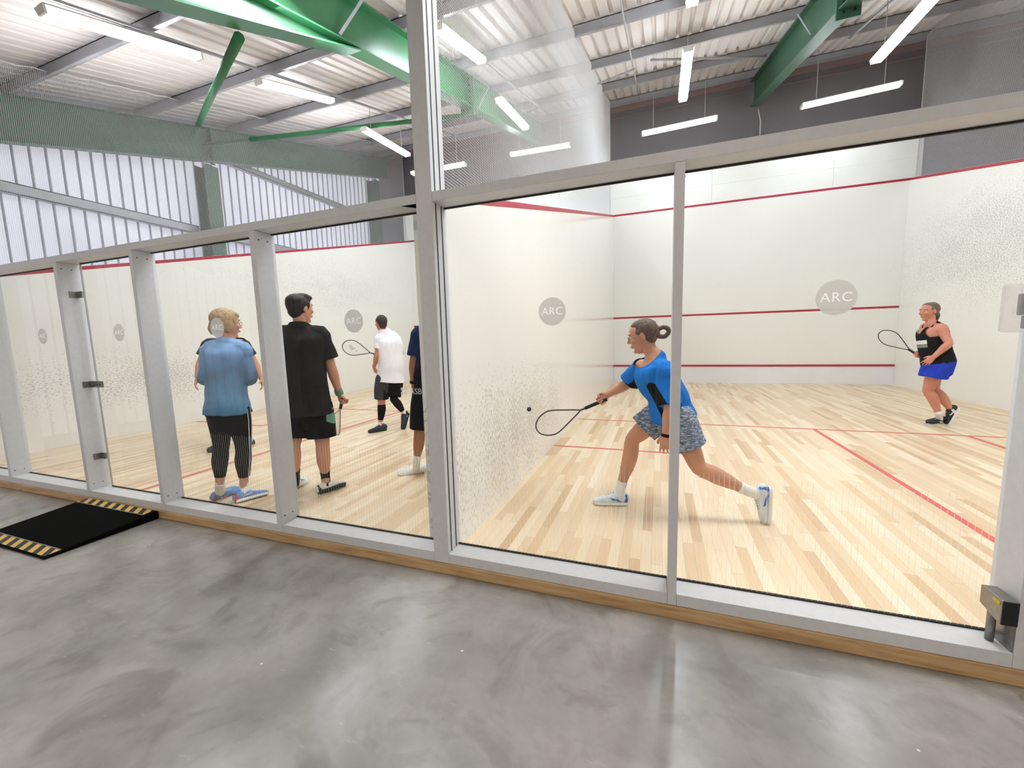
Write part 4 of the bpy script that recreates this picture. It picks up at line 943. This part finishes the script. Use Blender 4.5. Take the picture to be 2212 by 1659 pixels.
for e in (-1,1):
    q.tube([ww_(e*.031+.022*math.cos(a),.094,.004+.018*math.sin(a)) for a in [2*PI*i/16 for i in range(16)]], .0016, 5, closed=True); q.tube([ww_(e*.053,.092,.008),ww_(e*.078,.05,.01),ww_(e*.08,-.01,.006)], .0016, 5)
child(q, 'glasses', MAT['steel'], r)

# man in charcoal half hidden behind her
build_person('P2','man in charcoal tee standing behind the woman in light blue, facing the glass', dict(skin=S_warm,head=1.05,k=1.05,hf=(.75,-.6,-.1),hairm=H_dark,hairs='short',hipw=.175,waistw=.165,chestw=.18,shw=.215,hipd=.125,waistd=.12,chestd=.125,
    hem=-.06,loose=.02,sleeve=.62,cuff=.02,topn='tee_shirt',topm=C_char,lown='shorts',lowm=B_cloth,ltop=.78,lloose=.03,lflare=.03,legk=1.05,armk=1.1,sock=W_sock,sockh=.07,shoem=SH_black,stripe=plain('yellow_stripe',(196,190,90),.5),laces=SOLE_W,sole=SOLE_W))

# man in black with a racket hanging from his hand
def black_panel(c,n_,J,s,u,f,hm,sm):
    a = (c-hm).dot(s); z = (c-hm).dot(u)
    return 1 if (a > .165 and -.12 < z+(a-.165)*.8 < .02 and n_.dot(s) > .3) else 0
r,J,F,C,H = build_person('P3','man in black tee and black shorts, back to the glass, dark quiff', dict(skin=S_warm,head=1.02,k=1.06,hf=(.16,1,.0),hairm=H_dark,hairs='thick',hipw=.172,waistw=.17,chestw=.185,shw=.222,hipd=.128,waistd=.125,chestd=.128,
    hem=-.06,hemflare=.016,loose=.022,sleeve=.72,cuff=.026,topn='tee_shirt',topm=B_tee,lown='shorts',lowm=[B_cloth,C_green],lowpick=black_panel,ltop=.80,lloose=.034,lflare=.036,legk=1.06,armk=1.08,shoek=.93,gripR=tuple(V(EXTRA['r3butt'])-V(EXTRA['r3tip'])),
    sock=B_cloth,sockh=.10,shoem=SH_white,laces=SOLE_B,sole=SOLE_B,heel=SOLE_B))
band('wristband', r, J['elR'], J['wrR'], .93, .036, GREENB, .05); band('wrist_strap', r, J['elR'], J['wrR'], 1.02, .034, B_cloth, .012)
for sh_ in [c for c in r.children if c.name.startswith('shoe')]:
    pass

# man in white polo, mid stride
def grey_side(c,n_,J,s,u,f,hm,sm):
    a = -(c-hm).dot(s); z = (c-hm).dot(u)
    return 1 if (a > .1 and n_.dot(s) < -.35 and z > -.3) or (a > -.12 and -.285 < z+.12*a < -.25) else 0
r,J,F,C,H = build_person('P4','man in white polo and black shorts, striding away with a racket', dict(skin=S_pink,head=.98,hf=(-.9,.42,.0),hu=(-.08,.04,1),hairm=H_crop,hairs='crop',hipw=.172,waistw=.172,chestw=.18,shw=.19,hipd=.128,waistd=.13,chestd=.13,
    hem=-.015,hemflare=.012,loose=.018,sleeve=.66,cuff=.018,collar=True,topn='polo_shirt',topm=C_white,lown='shorts',lowm=[B_cloth,C_grey],lowpick=grey_side,ltop=.86,lloose=.03,lflare=.026,legk=1.05,armk=1.06,gripR=tuple(V(EXTRA['r4tip'])-V(EXTRA['r4butt'])),
    palmL=(.3,.8,.2),curl=(30,36,24),sock=W_sock,sockh=.03,sleeve_leg=(B_cloth,{'L':(1.1,1.82),'R':(.8,1.82)}),shoem=SH_navy,laces=SH_navy,sole=SOLE_B,shoek=.98))

# man in navy partly hidden by the tall post
def navy_side(c,n_,J,s,u,f,hm,sm):
    a_ = J['elL']-J['shL']; t = max(0,min(1,(c-J['shL']).dot(a_)/a_.length_squared)); b_ = J['elR']-J['shR']; t2 = max(0,min(1,(c-J['shR']).dot(b_)/b_.length_squared))
    return 1 if min((c-J['shL']-a_*t).length,(c-J['shR']-b_*t2).length) > .098 and (c-sm).dot(u) < -.02 else 0
r,J,F,C,H = build_person('P5','man in navy tee and black shorts, half hidden by the tall post', dict(skin=S_tan,head=1.0,k=1.02,hf=(-.6,.8,0),hairm=H_dark,hairs='short',hipw=.15,waistw=.14,chestw=.145,shw=.18,hipd=.12,waistd=.115,chestd=.12,
    hem=-.06,loose=.016,sleeve=.78,cuff=.024,topn='tee_shirt',topm=[C_navy,B_cloth],toppick=navy_side,lown='shorts',lowm=B_cloth,ltop=.90,lloose=.03,lflare=.024,legk=1.0,armk=1.02,sock=W_sock,sockh=.12,shoem=SH_white,laces=SOLE_W,sole=SOLE_G,shoek=.92))
band('wrist_watch', r, J['elL'], J['wrL'], .98, .031, B_cloth, .026)

# lunging woman in royal blue
def royal_side(c,n_,J,s,u,f,hm,sm):
    z = (c-hm).dot(u); fr = (c-lerp(hm,sm,.5)).dot(f)
    ar = J['elL']-J['shL']; ta = max(0,min(1,(c-J['shL']).dot(ar)/ar.length_squared))
    pa,pb = V((1.160,0,.965)),V((1.272,0,.77)); pc = V((c.x,0,c.z)); tp = max(0,min(1,(pc-pa).dot(pb-pa)/(pb-pa).length_squared))
    if n_.y < -.1 and c.y < 1.06 and (pc-lerp(pa,pb,tp)).length < .034+.012*tp and (c-J['shL']-ar*ta).length > .07: return 1
    e = J['elR']-J['shR']; t = (c-J['shR']).dot(e)/e.length_squared
    if t > .25 and n_.z < -.2 and (c-J['shR']).dot(s) > -.02: return 1
    return 0
r,J,F,C,H = build_person('P6','woman in royal blue tee lunging with outstretched racket', dict(skin=S_warm,head=1.0,k=.97,hf=(-1,-.02,-.26),hu=(-.2,0,1),hairm=H_brown,hairs='bun',hipw=.165,waistw=.14,chestw=.15,shw=.185,hipd=.125,waistd=.108,chestd=.11,bust=.022,
    hem=.02,hemflare=.012,loose=.02,sleeve=.90,cuff=.03,topn='tee_shirt',topm=[C_royal,B_cloth],toppick=royal_side,lown='shorts',lowm=heather(),ltop=.62,lloose=.03,lflare=.028,legk=1.14,armk=1.1,hoff=(-.02,0,0),kneef=(-.85,0,.3),gripR=tuple(V(EXTRA['r6tip'])-V(EXTRA['r6butt'])),
    palmL=(.2,1,.1),sock=W_sock,sockh=.06,shoem=SH_ltblue,heel=P_blue,stripe=P_blue,laces=P_blue,sole=SOLE_W,voxel=.0045,shoek=.95))
band('ankle_band', r, J['knR'], J['anR'], .85, .036, B_cloth, .012); band('wristband', r, J['elL'], J['wrL'], .97, .030, B_cloth, .022)
q = MB(); q.smooth = True; w6 = lambda x,y,z: C+H@V((x,y,z))
for e in (-1,1):
    q.tube([w6(e*.031+.02*math.cos(a),.096,.002+.016*math.sin(a)) for a in [2*PI*i/16 for i in range(16)]], .0015, 5, closed=True); q.tube([w6(e*.051,.094,.006),w6(e*.074,.05,.008),w6(e*.078,-.005,.004)], .0015, 5)
q.tube([w6(-.011,.098,.006),w6(0,.102,.008),w6(.011,.098,.006)], .0015, 5)
child(q, 'glasses', MAT['steel'], r)

# woman in black vest by the far wall
def chest_print(c,n_,J,s,u,f,hm,sm):
    z = (c-sm).dot(u); a = (c-sm).dot(s)
    if n_.dot(f) > .25 and abs(a) < .125:
        if -.20 < z < -.145: return 1
        if -.245 < z <= -.207: return 2
    return 0
build_person('P7','woman in black vest and cobalt shorts waiting by the far wall', dict(skin=S_pink,head=1.02,hf=(-.93,-.36,-.04),hairm=H_ash,hairs='tail',hipw=.185,waistw=.17,chestw=.165,shw=.178,hipd=.145,waistd=.135,chestd=.118,bust=.04,
    hem=.0,loose=.014,tank=True,sleeve=0,topn='vest_top',topm=[B_cloth,C_print,C_print2],toppick=chest_print,lown='shorts',lowm=C_skirt,ltop=.5,lloose=.034,lflare=.05,legk=1.14,armk=1.14,gripR=tuple(V(EXTRA['r7tip'])-V(EXTRA['r7butt'])),
    palmL=(.3,.8,-.2),sock=W_sock,sockh=.02,shoem=SH_black,stripe=SOLE_W,laces=SOLE_W,sole=SOLE_W,smile=.006,crease=.004))

# ------------------------------------------------------------------ rackets and ball
def racket(butt, tip, normal, label, col, strcol, L=.686, tear=1.0, stencil=False, w=.105):
    butt = V(butt); d = (V(tip)-butt).normalized(); n = V(normal); n = (n-d*n.dot(d)).normalized(); sd = d.cross(n); o = butt
    t = thing('squash_racket', label, 'racket', None, butt)
    P = lambda x,z,y=0: d*z+sd*x+n*y
    q = MB(); q.smooth = True; zt = L; zc = L-.155
    pts = []
    for i in range(40):
        a = 2*PI*i/40; x = math.sin(a)*w; z = zc+math.cos(a)*.15; sq = 1
        if z < zc: x *= 1-.62*tear*((zc-z)/.15)**1.6; z -= (.11*tear)*((zc-z)/.15)**2
        pts.append((x,z))
    q.tube([P(x,z) for x,z in pts], .0062, 8, closed=True)
    zthr = min(z for x,z in pts)
    q.tube([P(0,.19),P(0,zthr+.004)], [.0085,.008], 10); q.build('frame', col, t)
    q = MB(); q.smooth = True; q.tube([P(0,0),P(0,.006),P(0,.02),P(0,.19),P(0,.2)], [.014,.017,.0155,.0145,.010], 12); q.build('grip', RK['grip'], t)
    q = MB(); q.smooth = False
    import bisect
    def span_x(z):
        xs = [];
        for (xa,za),(xb,zb) in zip(pts,pts[1:]+pts[:1]):
            if (za-z)*(zb-z) < 0: xs.append(xa+(xb-xa)*(z-za)/(zb-za))
        return (min(xs),max(xs)) if len(xs) > 1 else None
    def span_z(x):
        zs = []
        for (xa,za),(xb,zb) in zip(pts,pts[1:]+pts[:1]):
            if (xa-x)*(xb-x) < 0: zs.append(za+(zb-za)*(x-xa)/(xb-xa))
        return (min(zs),max(zs)) if len(zs) > 1 else None
    x = -w+.008
    while x < w:
        sp = span_z(x)
        if sp: q.tube([P(x,sp[0]),P(x,sp[1])], .0006, 4)
        x += .013
    z = zthr+.02
    while z < L:
        sp = span_x(z)
        if sp: q.tube([P(sp[0],z),P(sp[1],z)], .0006, 4)
        z += .013
    st = q.build('strings', strcol, t)
    if stencil:
        q = MB(); y = -.0025
        q.add([P(.005,L-.09,y),P(.042,L-.10,y),P(.0,L-.205,y),P(-.012,L-.175,y)],[(0,1,2,3)]); q.add([P(.005,L-.09,y),P(-.012,L-.175,y),P(-.045,L-.15,y)],[(0,1,2)])
        q.add([P(-.028+.016*math.cos(a),L-.215+.016*math.sin(a),y) for a in [2*PI*i/16 for i in range(16)]],[tuple(range(16))]); q.build('stencil_mark', RK['stencil'], st)
    return t
RK = {'grip': plain('black_grip_tape',(30,28,30),.8,0,.15,60), 'black': plain('black_racket_frame',(34,34,36),.35,0,.1,20), 'silver': plain('silver_racket_frame',(176,160,150),.3,.3,.1,20), 'string': plain('white_string',(228,228,226),.5,0,.03,30), 'stencil': frosted('grey_string_ink',(196,192,182),.55), 'dark': plain('dark_grey_racket_frame',(66,62,64),.4,0,.1,20)}
racket(EXTRA['r6butt'], EXTRA['r6tip'], (-.15,-1,.25), 'dark racket swung low by the lunging woman in royal blue', RK['dark'], RK['string'], .66)
racket(EXTRA['r7butt'], EXTRA['r7tip'], (-.5,-1,.25), 'dark grey racket held up by the woman in black vest', RK['dark'], RK['string'], .60, 1.0, False, .1)
racket(EXTRA['r4butt'], EXTRA['r4tip'], (.55,-.8,.1), 'thin black teardrop racket in front of the man in white polo', RK['black'], RK['string'], None or .66, .9, True, .112)
racket(EXTRA['r3butt'], EXTRA['r3tip'], (.80,.45,.4), 'silver racket held low in the hand of the man in black', RK['silver'], RK['string'], .64)
b = thing('squash_ball', 'small black ball in flight just beyond the racket tip', 'ball', None, EXTRA['ball'])
q = MB(); q.smooth = True; ell(q, (0,0,0), (.02,.02,.02), None, 20, 12); q.build('rubber_shell', MAT['blackplastic'], b)
q = MB(); q.smooth = True; ell(q, (.004,-.0185,.004), (.003,.0022,.003), None, 8, 5); q.build('yellow_dot', plain('yellow_dot',(214,190,60),.5), b)

# ------------------------------------------------------------------ light
def area(name, loc, rot, sx, sy, power, col=(.95,.98,1)):
    l = bpy.data.lights.new(name, 'AREA'); l.shape = 'RECTANGLE'; l.size = sx; l.size_y = sy; l.energy = power; l.color = col
    o = bpy.data.objects.new(name, l); COL.objects.link(o); o.location = loc; o.rotation_euler = rot; return o
for i,(x,y,z) in enumerate(((4.5,1.9,5.0),(-1.6,1.1,4.75),(1.6,1.1,4.75))):
    area('court_lamp_light', (x,y,z-.1), (0,0,0), .16, 1.5, 60)
for x in (-6,-2.2,1.6,5.4):
    area('hall_lamp_light', (x,-3.4,3.5), (0,0,0), 1.2, .3, 36, (1,.84,.69))
for x,y,e in ((-5.6,2.2,8),(-5.6,6.2,8),(-1.9,1.8,6),(-1.7,6.2,6),(1.2,2.2,4)):   # added upward fill lights that brighten the roof sheets; not part of the battens
    area('roof_fill_light', (x,y,roof(y,.95)), (PI,0,0), .5, 3.2, e, (.97,.97,1))
w = bpy.data.worlds.new('world'); SC.world = w; w.use_nodes = True
bg = w.node_tree.nodes['Background']; bg.inputs[0].default_value = (.62,.6,.6,1); bg.inputs[1].default_value = .32
SC.view_settings.view_transform = 'Standard'; SC.view_settings.look = 'None'; SC.view_settings.exposure = .56; SC.view_settings.gamma = 1
SC.cycles.max_bounces = 7; SC.cycles.diffuse_bounces = 4; SC.cycles.glossy_bounces = 3; SC.cycles.transmission_bounces = 4; SC.cycles.transparent_max_bounces = 24
SC.cycles.sample_clamp_indirect = 6
SC.cycles.use_light_tree = False
SC.cycles.use_adaptive_sampling = True; SC.cycles.adaptive_threshold = .1; SC.cycles.adaptive_min_samples = 16
